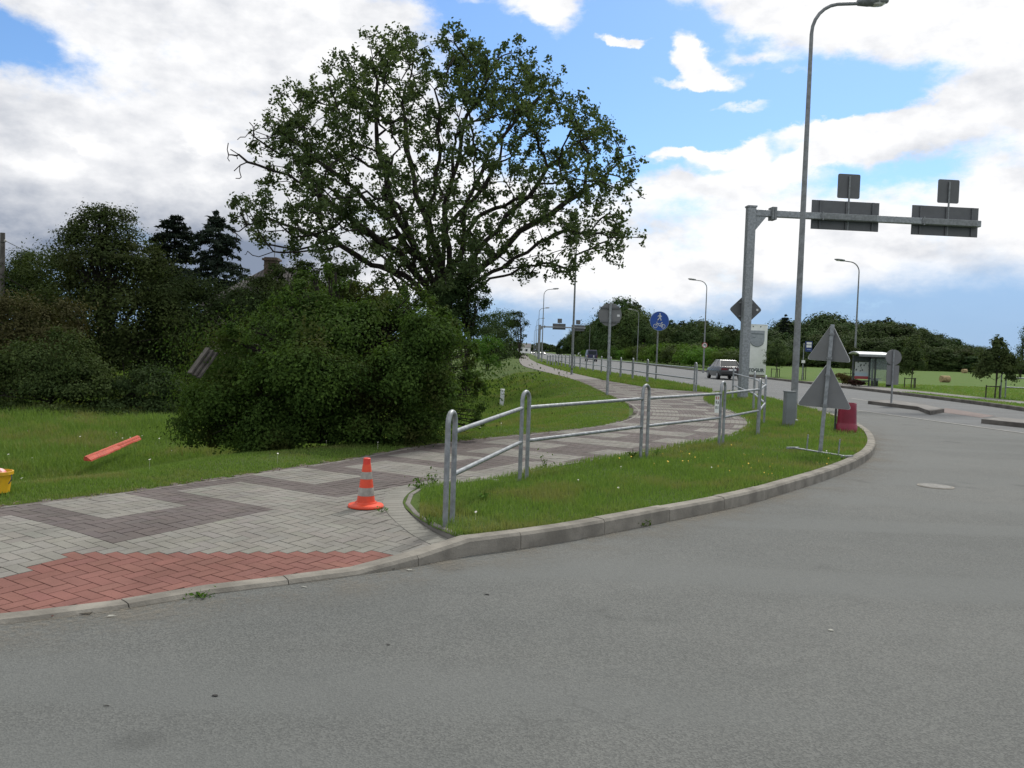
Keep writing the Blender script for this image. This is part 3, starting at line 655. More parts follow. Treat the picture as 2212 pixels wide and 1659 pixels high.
# --- the oak: main limbs traced, then branches grown through the crown to leaf clusters
def oak():
    DI = 42.0; base = D(945, 770, DI); gzb = float(ground_z(np.array([base[0]]), np.array([base[1]]))[0]); base[2] = gzb
    def W(x, y, dy=0.): return D(x, y, DI+dy)-base
    env = [(548, 275), (590, 205), (640, 160), (690, 135), (745, 108), (800, 68), (880, 72), (1000, 62), (1060, 85), (1130, 110), (1190, 160), (1212, 205), (1270, 232), (1335, 290), (1372, 330),
           (1355, 400), (1330, 440), (1350, 470), (1388, 512), (1340, 552), (1262, 598), (1160, 606), (1090, 580), (1040, 560), (1050, 610), (1010, 640), (890, 640), (800, 628), (740, 600), (690, 575), (620, 560), (570, 540), (500, 470), (505, 430), (545, 395), (600, 370), (540, 340)]
    limbs = [ # (pixel polyline, depth at the end)
        ([(950, 640), (935, 560), (925, 470), (945, 380), (950, 290), (945, 200), (990, 110)], 1.0),
        ([(950, 640), (905, 560), (865, 480), (835, 400), (815, 300), (812, 170), (800, 100)], -2.5),
        ([(950, 640), (890, 540), (820, 450), (740, 385), (650, 320), (600, 260)], 2.0),
        ([(945, 650), (860, 545), (770, 480), (690, 420), (620, 375), (530, 345)], -3.0),
        ([(945, 660), (880, 600), (800, 570), (720, 520), (650, 500), (575, 470), (520, 495)], 1.0),
        ([(945, 665), (890, 620), (810, 575), (730, 530), (640, 545), (560, 550)], -1.5),
        ([(955, 640), (970, 540), (960, 440), (990, 340), (1010, 250), (1060, 160), (1080, 110)], -2.0),
        ([(955, 640), (1000, 540), (1010, 430), (1060, 330), (1120, 250), (1180, 190)], 3.0),
        ([(960, 650), (1030, 550), (1100, 470), (1160, 390), (1230, 320), (1300, 280)], -2.0),
        ([(960, 660), (1050, 570), (1130, 500), (1220, 440), (1290, 390), (1350, 340)], 2.5),
        ([(965, 665), (1060, 590), (1140, 545), (1220, 500), (1300, 505), (1360, 515)], -1.0),
        ([(965, 665), (1060, 605), (1130, 575), (1190, 570), (1240, 590)], 1.5),
        ([(960, 640), (1000, 600), (1000, 520), (1030, 470), (1090, 440), (1160, 420)], -4.5),
        ([(940, 640), (900, 600), (890, 500), (860, 440), (790, 420), (700, 440)], -5.0),
        ([(950, 640), (950, 560), (900, 420), (880, 320), (870, 220), (890, 140)], 4.5),
        ([(950, 640), (960, 500), (1050, 400), (1090, 300), (1120, 200)], 5.0)]
    nodes = [np.array((0, 0, -.3)), np.array((0, 0, .8)), W(947, 700), W(950, 655)]; par = [-1, 0, 1, 2]; plen = [0, 1.1, 2.2, 3.0]
    def addn(p, a):
        nodes.append(p); par.append(a); plen.append(plen[a]+np.linalg.norm(p-nodes[a])); return len(nodes)-1
    for pl, dep in limbs:
        a = 3; n = len(pl); pts = [W(x, y, dep*(i/(n-1))**1.2) for i, (x, y) in enumerate(pl)]
        for p, q in zip(pts[:-1], pts[1:]):
            for k_ in range(1, 4):
                r_ = p+(q-p)*k_/3+rng.normal(size=3)*.07; a = addn(r_, a)
    # cluster centres filling the crown
    cl = []; ex = np.array(env)
    while len(cl) < 800:
        x, y = rng.uniform(495, 1392), rng.uniform(60, 645)
        if not inpoly(np.array([x]), np.array([y]), ex)[0]: continue
        if 990 < x < 1260 and 585 < y and rng.random() < .6: continue
        hw = 7.5*math.sqrt(max(.05, 1-((x-940)/480)**2))*math.sqrt(max(.1, 1-((y-390)/360)**2))
        dy = rng.uniform(-1, 1)*hw; p = W(x, y, dy)
        if math.sin(p[0]*1.1+2)*math.sin(p[2]*1.2)*math.sin(p[1]*.9+1) > .13: continue
        cl.append(p)
    cl = np.array(cl); cl = cl[np.argsort(np.linalg.norm(cl-nodes[3], axis=1))]
    ends = []
    for p in cl:
        A = np.array(nodes[4:]); L = np.array(plen[4:]); cost = np.linalg.norm(A-p, axis=1)+.30*L; a = int(np.argmin(cost))+4
        q = nodes[a]; dist = np.linalg.norm(p-q); n = max(1, int(dist/.45)); bow = rng.normal(size=3)*.07*dist+np.array((0, 0, .06*dist))
        for k_ in range(1, n+1):
            t_ = k_/n; a = addn(q+(p-q)*t_+bow*4*t_*(1-t_)*.5+rng.normal(size=3)*.035, a)
        ends.append(a)
    # bare dead twigs at the left edge
    for (x, y, d_) in [(500, 318, -3), (512, 345, -2.6), (505, 372, -3.2), (560, 300, -2.8), (545, 285, -2), (520, 378, -2.5), (530, 540, -1), (505, 500, .5), (515, 480, .6), (540, 460, .8), (500, 455, 1), (575, 285, -2.5), (1378, 415, 1), (1200, 470, -1), (1240, 455, 0), (640, 430, 1), (620, 440, 0), (495, 330, -2.4), (530, 300, -2), (555, 262, -1.5), (508, 390, -2), (498, 475, .2), (522, 452, .4), (512, 515, 0), (528, 548, -1), (600, 300, -1), (700, 250, 0), (840, 150, -1), (1395, 430, 1), (488, 310, -2), (494, 352, -2), (540, 268, -1), (515, 300, -2.5), (560, 320, -1), (585, 340, -1.5), (500, 540, 0), (520, 520, .5), (495, 465, .6), (545, 480, .8), (560, 500, .2), (590, 520, -.5), (575, 300, -2), (870, 130, 0), (930, 95, 1)]:
        p = W(x, y, d_); A = np.array(nodes[4:]); L = np.array(plen[4:]); a = int(np.argmin(np.linalg.norm(A-p, axis=1)+.12*L))+4
        q = nodes[a]; n = max(2, int(np.linalg.norm(p-q)/.35))
        for k_ in range(1, n+1): a = addn(q+(p-q)*k_/n+rng.normal(size=3)*.06, a)
    N = len(nodes); P_ = np.array(nodes); ch = [[] for _ in range(N)]
    for i in range(1, N): ch[par[i]].append(i)
    r = np.zeros(N)
    for i in range(N-1, -1, -1):
        r[i] = .012 if not ch[i] else sum(r[c]**1.75 for c in ch[i])**(1/1.75)
    r = r*(.66/r[1]); r = np.maximum(r, .011); r[0] *= 1.45; r[1] *= 1.15
    tree = thing('oak_tree', 'huge spreading oak with sparse leaves and bare dead twigs, behind the bush', 'tree', base)
    mb = MB(); done = set()
    for i in range(1, N):           # chains
        pa = par[i]
        if pa != 0 and ch[pa] and max(ch[pa], key=lambda c: r[c]) == i: continue
        chain = [pa, i]; k_ = i
        while ch[k_]: k_ = max(ch[k_], key=lambda c: r[c]); chain.append(k_)
        rr = [min(r[chain[1]], r[chain[0]])]+[r[c] for c in chain[1:]]
        if rr[-1] <= .014: rr[-1] = .006
        mb.tube([P_[c] for c in chain], rr, 9 if rr[0] > .12 else (6 if rr[0] > .03 else 4), cap=False)
    mb.build('trunk', bark, tree, smooth=True)
    # leaves in rosettes near the twig ends
    pos, nn, vv = [], [], []
    for e in ends:
        k_ = int(rng.uniform(45, 112)); c = P_[e]; ps = P_[par[e]]
        ax = (c-ps); ncl = rng.integers(3, 6); sub = c+rng.normal(size=(ncl, 3))*.24
        idx = rng.integers(0, ncl, k_); q = sub[idx]+rng.normal(size=(k_, 3))*.115
        pos.append(q); nn.append(unit(rng.normal(size=(k_, 3))*.8+(0, 0, .6))); vv.append(np.clip(rng.normal(.5, .22, k_)+rng.uniform(-.2, .2), 0, 1))
    pos = np.vstack(pos); nn = np.vstack(nn); vv = np.hstack(vv)
    v, f = leaf_quads(pos, nn, rng.uniform(.065, .122, len(pos)), .62, .2)
    npmesh('crown', v, f, lm_oak, tree, vv)
oak()

# --- the big bush in front
def gz1(x, y): return float(ground_z(np.array([float(x)]), np.array([float(y)]))[0])
def bush(label, px, dist, blobs_px, n, leaf, lm, name='bush', cat='bush', group=None, clumps=26, spread=.17, trunk_r=.06, depth=.85, bm_=None, crown='foliage', aspect=.6):
    """blobs_px: (x, y, half width, half height, extra distance) in photo pixels at the distance"""
    b0 = D(px, 800, dist); b0[2] = gz1(b0[0], b0[1]); bl = []
    for (x, y, hw, hh, dd) in blobs_px:
        c = D(x, y, dist+dd)-b0; k_ = (dist+dd)/F; bl.append((*c, hw*k_, hw*k_*depth, hh*k_))
    return blob_tree(name, label, cat, b0, bl, n, leaf, lm, trunk_r, None, group, clumps, spread, .0, bm_, aspect, crown=crown)
ENVB = [(372, 960), (385, 880), (425, 800), (480, 735), (545, 690), (600, 655), (650, 625), (690, 596), (735, 622), (800, 650), (870, 648), (940, 672), (985, 712), (1018, 775), (1036, 850), (1025, 920), (950, 960), (820, 985), (640, 1005), (480, 1000)]
def bush_blobs():
    r_ = np.random.default_rng(5); out = [(720, 810, 250, 130, .8), (600, 870, 170, 110, .4), (880, 840, 140, 110, .6), (690, 700, 110, 70, 1.0)]
    cx, cy = 720, 820
    while len(out) < 64:
        x, y = r_.uniform(370, 1065), r_.uniform(595, 1005)
        if not inpoly(np.array([x]), np.array([y]), ENVB)[0]: continue
        q = r_.uniform(34, 74)*(1.1 if y > 800 else .9)
        dd, _ = pdist(np.array([x]), np.array([y]), ENVB+ENVB[:1]); q = min(q, dd[0]+16)
        if q < 16: continue
        u = min(1., math.hypot((x-cx)/350, (y-cy)/230)); out.append((x, y, q, q*r_.uniform(.75, 1.15), -1.7*math.sqrt(1-u*u)+.5+r_.uniform(-.3, .5)+(.9 if y < 720 else 0)))
    top = smooth_line(ENVB[3:16], 14.)
    for (x, y) in top:
        if r_.random() < .75: q = r_.uniform(7, 17); out.append((x+r_.uniform(-10, 10), y+r_.uniform(-14, 12), q*r_.uniform(.7, 1.1), q*r_.uniform(.9, 1.9), r_.uniform(-.2, .9)))
    return out
bush('big dense green bush beside the paved path, in front of the oak', 720, 13.8, bush_blobs(), 240000, .027, lm_bush, clumps=15, spread=.24)
# --- trees and bushes at the left
G1 = 'dark trees and bushes at the left'
bush('tall olive-brown tree with a loose open top, left of the two conifers', 225, 33, [(200, 500, 62, 60, 0), (250, 490, 42, 42, 0), (165, 540, 50, 45, 0), (290, 560, 60, 50, 0), (220, 600, 130, 70, 0), (330, 620, 80, 60, 0), (140, 640, 110, 80, 0), (240, 720, 170, 100, -.5), (215, 462, 26, 22, 0), (212, 482, 50, 30, 0), (185, 520, 60, 36, 0), (265, 530, 60, 40, 0), (220, 545, 80, 40, .4), (230, 690, 200, 120, 1.5), (230, 800, 220, 90, 1.5), (300, 720, 110, 110, -1), (120, 760, 110, 100, 0)], 75000, .058, lm_olive, 'deciduous_tree', 'tree', None, 20, .2, .16, .8, crown='crown')
bush('rounded dark tree at the left edge of the photo by the pole', 70, 37, [(80, 590, 55, 50, 0), (35, 620, 45, 60, 0), (120, 600, 60, 55, .5), (70, 690, 100, 100, 0), (10, 700, 70, 90, 0), (-60, 640, 70, 90, 0)], 34000, .060, lm_olive, 'deciduous_tree', 'tree', None, 22, .2, .14, .8, crown='crown')
bush('reddish-brown tinted bush, leftmost at the grass edge', 60, 27, [(30, 720, 75, 80, 0), (110, 720, 80, 70, .3), (-40, 760, 80, 110, 0), (60, 800, 110, 90, 0)], 30000, .048, lm_russet)
bush('low olive green bush in front of the russet one, at the grass edge', 110, 24.5, [(60, 820, 80, 75, 0), (140, 790, 70, 75, .3), (190, 830, 55, 60, 0), (-20, 850, 80, 60, 0), (110, 870, 120, 50, -.4)], 30000, .042, lm_olive)
bush('dark bush under the two conifers, between tree and house', 420, 34, [(400, 660, 90, 65, 0), (480, 680, 90, 70, .5), (350, 720, 100, 90, 0), (440, 760, 110, 90, 0), (540, 675, 70, 48, 1), (400, 830, 120, 80, -.5), (560, 720, 80, 90, 0)], 42000, .056, lm_dark)
bush('small bush with pale glossy leaves at the foot of the dark trees', 290, 25, [(250, 850, 60, 42, 0), (320, 840, 60, 50, 0), (380, 860, 50, 45, 0), (290, 885, 90, 30, -.3), (180, 890, 60, 25, 0)], 16000, .042, lm_dark)
bush('leafy tree in front of the house roof, left below the oak', 640, 36, [(655, 592, 40, 26, 0), (700, 605, 50, 35, 0), (640, 650, 80, 40, 0), (720, 650, 70, 45, 0), (540, 662, 50, 38, 0), (600, 592, 26, 22, 0), (545, 612, 26, 12, 0), (585, 610, 30, 18, 0), (575, 618, 30, 16, 0), (560, 640, 40, 22, 0)], 20000, .056, lm_olive, 'deciduous_tree', 'tree', None, 18, .2, .1, .8, crown='crown')
bush('dark leafy tree right of the oak trunk, above the bush', 1005, 39, [(1000, 620, 45, 40, 0), (965, 660, 50, 40, 0), (1020, 660, 35, 36, 0), (985, 700, 60, 40, 0), (1040, 622, 18, 16, 0)], 16000, .06, lm_dark, 'deciduous_tree', 'tree', None, 18, .2, .1, .8, crown='crown')

def conifer(label, px, ytop, ybase_d, width, dist, n_wh, droop, round_top, seed, name='conifer', bare=.2, group=None, card=.20):
    b0 = D(px, 780, dist); b0[2] = gz1(b0[0], b0[1]); top = D(px, ytop, dist)[2]-b0[2]; hw = width*dist/F
    r_ = np.random.default_rng(seed); o = thing(name, label, 'tree', b0, 0, group)
    mb = MB(); mb.tube([(0, 0, -.3), (.05, 0, top*.5), (0, 0, top*.98)], [.2*top/12, .13*top/12, .02], 8)
    pos, nn, vv, sz = [], [], [], []
    for k_ in range(n_wh):
        f_ = k_/(n_wh-1); z = top*(bare+(1-bare)*f_)
        prof = min(1., (1-f_)*1.9)**.6*(.8+.3*math.sin(f_*9)**2) if not round_top else math.sqrt(max(.03, 1-((f_-.38)/.64)**2))
        L0 = hw*1.5*prof+.15
        for j in range(r_.integers(5, 8)):
            if r_.random() < .14: continue
            an = r_.uniform(0, 6.283); L = L0*r_.uniform(.6, 1.15); dr = droop*L*r_.uniform(.6, 1.3)
            s_ = np.array((0, 0, z)); e = s_+np.array((math.cos(an)*L, math.sin(an)*L, -dr)); mid = (s_+e)/2+(0, 0, .10*L)
            mb.tube([s_, mid, e], [.035, .02, .008], 4, cap=False)
            m_ = int(14+L*62); t_ = r_.uniform(.18, 1.02, m_)[:, None]
            q = s_*(1-t_)**2+2*mid*t_*(1-t_)+e*t_**2; sid = np.array((-math.sin(an), math.cos(an), 0))
            q = q+sid*r_.normal(size=(m_, 1))*.22*L*(1.15-t_)+r_.normal(size=(m_, 3))*np.array((.05, .05, .06))-np.array((0, 0, 1))*np.abs(r_.normal(size=(m_, 1)))*.07
            pos.append(q); nn.append(unit(r_.normal(size=(m_, 3))*.6+(0, 0, .8))); vv.append(np.clip(r_.normal(.5, .25, m_), 0, 1)); sz.append(r_.uniform(.6, 1.2, m_)*card)
    pos = np.vstack(pos); nn = np.vstack(nn); v, f = leaf_quads(pos, nn, np.hstack(sz), .34, .1)
    npmesh('crown', v, f, lm_con, o, np.hstack(vv)); mb.build('trunk', bark, o, smooth=True); return o
conifer('dark rounded pine, left one of the two conifers', 371, 470, 640, 46, 62, 26, .05, True, 3)
conifer('dark ragged spruce with drooping branches, right one of the two conifers', 461, 458, 640, 56, 60, 24, .30, False, 5)

# --- far left: hedge trees along the path
lf = [('bright green rounded bush at the end of the grass bank', 1052, 82, [(1045, 748, 26, 22, 0), (1065, 752, 18, 20, 0)], 7000, .07, lm_bright, 'bush', 'bush'),
      ('dark green bush standing behind the bright rounded one', 1075, 100, [(1060, 728, 25, 26, 0), (1085, 740, 22, 28, 0)], 6000, .09, lm_wood, 'bush', 'bush'),
      ('dark broad tree behind the bright green bush', 1060, 125, [(1045, 700, 32, 26, 0), (1075, 695, 32, 24, 0), (1060, 735, 45, 35, 0)], 7000, .13, lm_dark, 'deciduous_tree', 'tree'),
      ('tall dark tree in the row left of the far path', 1100, 160, [(1090, 695, 26, 24, 0), (1105, 720, 24, 30, 0), (1080, 730, 25, 28, 0)], 6000, .15, lm_dark, 'deciduous_tree', 'tree'),
      ('sparse bare-branched tree leaning over the far path', 1120, 150, [(1115, 685, 17, 12, 0), (1128, 700, 14, 10, 0), (1108, 705, 14, 16, 0), (1132, 728, 8, 7, 0)], 2200, .15, lm_dark, 'deciduous_tree', 'tree'),
      ('low dark bush at the far end of the grass bank', 1110, 210, [(1105, 745, 16, 14, 0), (1118, 748, 12, 10, 0)], 3000, .16, lm_wood, 'bush', 'bush')]
for (lb, px, di, bl, n, lf_, lm, nm, ct) in lf:
    gy_ = 757-1.6*F/di*-1; bl = bl+[(q[0], gy_-q[3]*.55, q[2]*.85, q[3]*.8, 0) for q in bl[:2]]
    bush(lb, px, di, bl, n, lf_, lm, nm, ct, None, 16, .2, .16, .8, crown='crown' if ct == 'tree' else 'foliage')

JIT = .32
# --- prototypes for the woods (each tree a thing, copies share the mesh)
def proto_tree(kind, label, H, Wd, n, leaf, lm, group, conif=False):
    bl = []
    if kind == 'round': bl = [(0, 0, H*.62, Wd*.5, Wd*.5, H*.34), (-.25*Wd, .1, H*.45, Wd*.36, Wd*.36, H*.26), (.27*Wd, -.1, H*.48, Wd*.34, Wd*.36, H*.26), (.05*Wd, .1, H*.84, Wd*.28, Wd*.28, H*.17), (0, 0, H*.28, Wd*.46, Wd*.46, H*.22), (0, 0, H*.12, Wd*.44, Wd*.44, H*.14)]
    if kind == 'tall': bl = [(0, 0, H*.5, Wd*.42, Wd*.42, H*.30), (.1*Wd, 0, H*.74, Wd*.30, Wd*.30, H*.20), (-.12*Wd, 0, H*.62, Wd*.32, Wd*.3, H*.2), (0, 0, H*.92, Wd*.15, Wd*.15, H*.1), (0, 0, H*.28, Wd*.45, Wd*.45, H*.22), (-.06*Wd, 0, H*.82, Wd*.2, Wd*.2, H*.12), (0, 0, H*.12, Wd*.42, Wd*.42, H*.14)]
    if kind == 'bush': bl = [(0, 0, H*.5, Wd*.5, Wd*.5, H*.5), (-.3*Wd, .1, H*.38, Wd*.36, Wd*.36, H*.36), (.3*Wd, -.1, H*.4, Wd*.34, Wd*.36, H*.4)]
    return blob_tree('forest_tree' if kind != 'bush' else 'roadside_bush', label, 'tree' if kind != 'bush' else 'bush', (0, 0, -50), bl, n, leaf, lm, .16 if kind != 'bush' else .05, None, group, 16, .2, .02, crown='crown' if kind != 'bush' else 'foliage')
GW = 'trees of the wood beyond the hay field'; GR = 'trees of the strip along the main road'; GB = 'bright bushes along the main road'
LW = 'broad dark green tree in the dense wood beyond the mown field'
LR = 'dark green tree in the strip behind the roadside bushes'
LB = 'bright green bush in the row beside the far main road'
protos = {}
def use(key, mk, loc, rz, sc, label, group):
    if key not in protos:
        o = mk(); protos[key] = o; o.location = tuple(map(float, loc)); o.rotation_euler = (0, 0, rz); o.scale = sc; o['label'] = label; o['group'] = group; return o
    return dup(protos[key], loc, rz, sc, label, group)
MK = {'r1': lambda: proto_tree('round', LW, 10, 9, 9500, .25, lm_wood, GW), 'r2': lambda: proto_tree('round', LW, 10, 8, 9500, .24, lm_wood, GW),
      't1': lambda: proto_tree('tall', LW, 10, 6.5, 8500, .23, lm_wood, GW), 'o1': lambda: proto_tree('round', LW, 10, 8.5, 9000, .25, lm_olive, GW),
      't2': lambda: proto_tree('tall', LW, 10, 5.5, 8000, .22, lm_dark, GW), 'b1': lambda: proto_tree('bush', LB, 3, 4, 2600, .15, lm_bright, GB), 'b2': lambda: proto_tree('bush', LB, 3, 3.6, 2400, .15, lm_young, GB)}
def topz(px, ypx, dist): return D(px, ypx, dist)[2]
wood_top = [(1540, 702), (1600, 708), (1640, 706), (1690, 694), (1720, 690), (1760, 684), (1790, 681), (1830, 690), (1880, 690), (1920, 686), (1960, 692), (1990, 702), (2030, 716), (2060, 724), (2100, 742), (2130, 764), (2180, 770), (2250, 768)]
wt = np.array(wood_top)
wr = np.random.default_rng(21)
LWk = {'r1': 'broad dark green tree in the dense wood beyond the mown field', 'r2': 'broad dark green tree in the dense wood beyond the mown field',
       'o1': 'broad olive-tinted tree in the dense wood beyond the mown field', 't1': 'tall narrow tree in the dense wood beyond the mown field', 't2': 'slim blackish tree in the dense wood beyond the mown field'}
for row, (dist, step, kh) in enumerate([(212, 26, 1.0), (196, 30, .86), (180, 30, .66)]):
    x = 1540.+row*9
    while x < 2240:
        yt = np.interp(x, wt[:, 0], wt[:, 1])+wr.uniform(0, 14); H = max(2.2, (topz(x, yt, dist)-.1)*kh)
        key = ['r1', 'r2', 't1', 'o1', 't2', 'r1', 'o1'][wr.integers(0, 7)]; p = D(x, 800, dist+wr.uniform(-5, 5)); s_ = H/10*wr.uniform(.95, 1.05)
        wd = max(s_, .75)*wr.uniform(.95, 1.3)
        use(key, MK[key], (p[0], p[1], .1), wr.uniform(0, 6.28), (wd, wd, s_), LWk[key], GW+(' ('+{'r': 'broad dark', 'o': 'olive', 't': 'slim'}[key[0]]+')' if key[0] != 'r' else ''))
        x += step*wr.uniform(.75, 1.2)
# strip along the road
rt = np.array([(1205, 742), (1222, 730), (1240, 712), (1262, 703), (1290, 694), (1320, 668), (1338, 652), (1352, 645), (1372, 655), (1395, 690), (1420, 704), (1440, 692), (1480, 688), (1510, 694), (1540, 702), (1580, 704), (1640, 706)])
LRk = {'r': 'broad dark tree in the strip behind the roadside bushes', 'o': 'olive-tinted tree in the strip behind the roadside bushes', 't': 'tall slim tree in the strip behind the roadside bushes'}
for row, (xw, step) in enumerate([(33, 15), (29, 17)]):
    x = 1206.
    while x < 1640:
        dist = min(420, (xw+max(0, (x-1480))*.07)*F/(x-1106)*1.0); yt = np.interp(x, rt[:, 0], rt[:, 1])+wr.uniform(-3, 7)+(row*16)
        H = max(2.0, topz(x, yt, dist)-.1); key = ['r1', 't1', 't2', 'o1', 't1', 't2'][wr.integers(0, 6)]; p = D(x, 780, dist); s_ = H/10
        wd = max(s_, .5)*wr.uniform(.85, 1.15)
        use(key, MK[key], (p[0], p[1], .1), wr.uniform(0, 6.28), (wd, wd, s_), LRk[key[0]], GR+' ('+{'r': 'broad', 'o': 'olive', 't': 'slim'}[key[0]]+')')
        x += step*wr.uniform(.8, 1.25)*(1+max(0, (x-1300))/260)
for i in range(26):
    x = 1262+i*12.6+wr.uniform(-4, 4); dist = 25.5*F/(x-1106); yt = np.interp(x, [1262, 1300, 1400, 1500, 1600], [752, 752, 744, 744, 750])+wr.uniform(-6, 8)
    H = max(1.2, topz(x, yt, dist)-.1); key = 'b1' if wr.random() < .6 else 'b2'; p = D(x, 780, dist); s_ = H/3
    wd = max(s_, .55)*wr.uniform(.9, 1.3)
    use(key, MK[key], (p[0]+wr.uniform(0, 1.5), p[1], .08), wr.uniform(0, 6.28), (wd, wd, s_), {'b1': 'bright green bush in the row beside the far main road', 'b2': 'darker green bush in the row beside the far main road'}[key], GB if key == 'b1' else 'darker bushes along the main road')
conifer('lone spruce tip standing above the wood, right of the lamp-post', 1693, 681, 790, 16, 205, 14, .15, False, 11, card=.35)
bush('feathery pale tree at the right edge beyond the field', 2205, 115, [(2212, 730, 14, 26, 0), (2200, 770, 14, 22, 0), (2225, 770, 20, 28, 0), (2195, 792, 20, 12, 0)], 3200, .10, lm_young, 'deciduous_tree', 'tree', None, 18, .25, .12, .8, crown='crown')

# far away: wooded horizon, one mass
def far_wood():
    pts, nr, vv = [], [], []
    for (y, x0, x1, h) in ((1250, -420, 120, 11), (1500, -200, 420, 15)):
        n = 15000; x = rng.uniform(x0, x1, n); z = rng.random(n)**.8*(h*(.75+.25*np.sin(x*.05)+.2*np.sin(x*.13+1)))
        pts.append(np.c_[x, y+rng.normal(0, 8, n), z]); nr.append(unit(rng.normal(size=(n, 3))+(0, -.5, .6))); vv.append(rng.random(n))
    v, f = leaf_quads(np.vstack(pts), np.vstack(nr), rng.uniform(1.0, 1.9, 30000), .7)
    o = npmesh('far_wood', v, f, lm_wood, None, np.hstack(vv)); tag(o, 'hazy blue-green wood on the horizon at the end of the road', 'wood', None, 'stuff')
far_wood()

# ------------------------------------------------------------------ young staked trees by the footpath
def young_tree(label, px, base_y, top_y, half_w, low_y, kind='bush'):
    b = U(px, base_y, .1); dist = b[1]; H = ZT(px, top_y, b)-.1; lo = ZT(px, low_y, b)-.1; hw = half_w*dist/F
    hc_ = H-lo; bl = [(0, 0, lo+hc_*.26, hw*.9, hw*.9, hc_*.26), (0.02, 0, lo+hc_*.42, hw*.92, hw*.92, hc_*.28), (-.02, .02, lo+hc_*.58, hw*.72, hw*.72, hc_*.26), (0, 0, lo+hc_*.74, hw*.5, hw*.5, hc_*.22), (0, 0, lo+(H-lo)*.92, hw*.2, hw*.2, (H-lo)*.1)]
    o = blob_tree('young_tree', label, 'tree', b, bl, 9000, .062, lm_young, .035, H*.85, None, 14, .2, .1, bark_grey)
    s = thing('tree_stakes', 'wooden stakes around the '+label.split(',')[0], 'tree stakes', b)
    hs = max(.55, lo*1.05); q = .38
    for k_ in range(3):
        a = k_*2.094+.5; x_, y_ = q*math.cos(a), q*math.sin(a)
        MB().tube([(x_, y_, -.1), (x_, y_, hs)], .03, 7).build('stake', stake_wood, s)
        a2 = a+2.094; MB().tube([(x_, y_, hs-.05), (q*math.cos(a2), q*math.sin(a2), hs-.05)], .022, 6).build('crossbar', stake_wood, s)
young_tree('young tree behind the white panel, right of it', 1676, 815, 733, 25, 797)
young_tree('young tree half hidden behind the bus stop sign', 1732, 820, 745, 22, 793)
young_tree('young tree beside the bus shelter, with the reddish shrub', 1836, 826, 735, 23, 806)
young_tree('young pointed tree right of the bus shelter', 1968, 838, 724, 26, 817)
young_tree('young broad tree by the railing at the right edge', 2149, 860, 727, 36, 834)
bush('low rusty shrub beside the bus shelter', 1822, 55, [(1815, 818, 16, 10, 0), (1830, 823, 18, 10, 0)], 2600, .05, leaf_mat('rusty_leaves', (.10, .07, .022), (.05, .06, .02), None, .2), 'shrub', 'shrub', None, 12, .2, .02)
bush('low dark red shrub under the shelter poster', 1852, 51, [(1848, 828, 13, 7, 0), (1860, 829, 8, 5, 0)], 1800, .05, leaf_mat('red_leaves', (.048, .020, .018), (.034, .024, .016), None, .2), 'shrub', 'shrub', None, 12, .2, .02)

# ------------------------------------------------------------------ tube railings
def hoop_pts(c, d, sep, h, r=None):
    c = np.array(c, float); d = np.array([d[0], d[1], 0.]); R_ = sep/2
    L = [c-d*R_+(0, 0, -.15), c-d*R_+(0, 0, h*.5), c-d*R_+(0, 0, h-R_)]
    for k_ in range(1, 8):
        a = math.pi-math.pi*k_/8; L.append(c+d*R_*math.cos(a)+(0, 0, h-R_+R_*math.sin(a)))
    return L+[c+d*R_+(0, 0, h-R_), c+d*R_+(0, 0, h*.5), c+d*R_+(0, 0, -.15)]
def railing(label, pts, heights, r, sep, group=None, dirs=None, rail_h=(.82, .44), zb=.1):
    pts = [np.array((p[0], p[1], zb)) for p in pts]; o = thing('tube_railing', label, 'railing', pts[0], 0, group); P0 = pts[0].copy()
    q = [p-P0 for p in pts]; n = len(q); ds = []
    for i in range(n):
        d = q[min(i+1, n-1)]-q[max(i-1, 0)]; d[2] = 0; ds.append(d/np.linalg.norm(d))
    for i in range(n): MB().tube(hoop_pts(q[i], ds[i], sep, heights[i]), r, 12).build('post', galv, o, smooth=True)
    for i in range(n-1):
        for rh in rail_h:
            a = q[i]+ds[i]*sep/2+(0, 0, heights[i]*rh); b = q[i+1]-ds[i+1]*sep/2+(0, 0, heights[i+1]*rh)
            MB().tube([a, b], r*.95, 12).build('rail', galv, o, smooth=True)
    return o
front = [((969, 1135), 890), ((1130, 1037), 846), ((1390, 990), 832), ((1557, 962), 825), ((1637, 939), 819), ((1650, 916), 812.5), ((1627, 887), 803.5), ((1582, 861), 794.5)]
fp = [U(*b, .1) for b, _ in front]; fh = [ZT(b[0], t, U(*b, .1))-.1 for b, t in front]
fr = railing('bright galvanised hoop railing with two rails on the near grass island', fp, fh, .0235, .19)
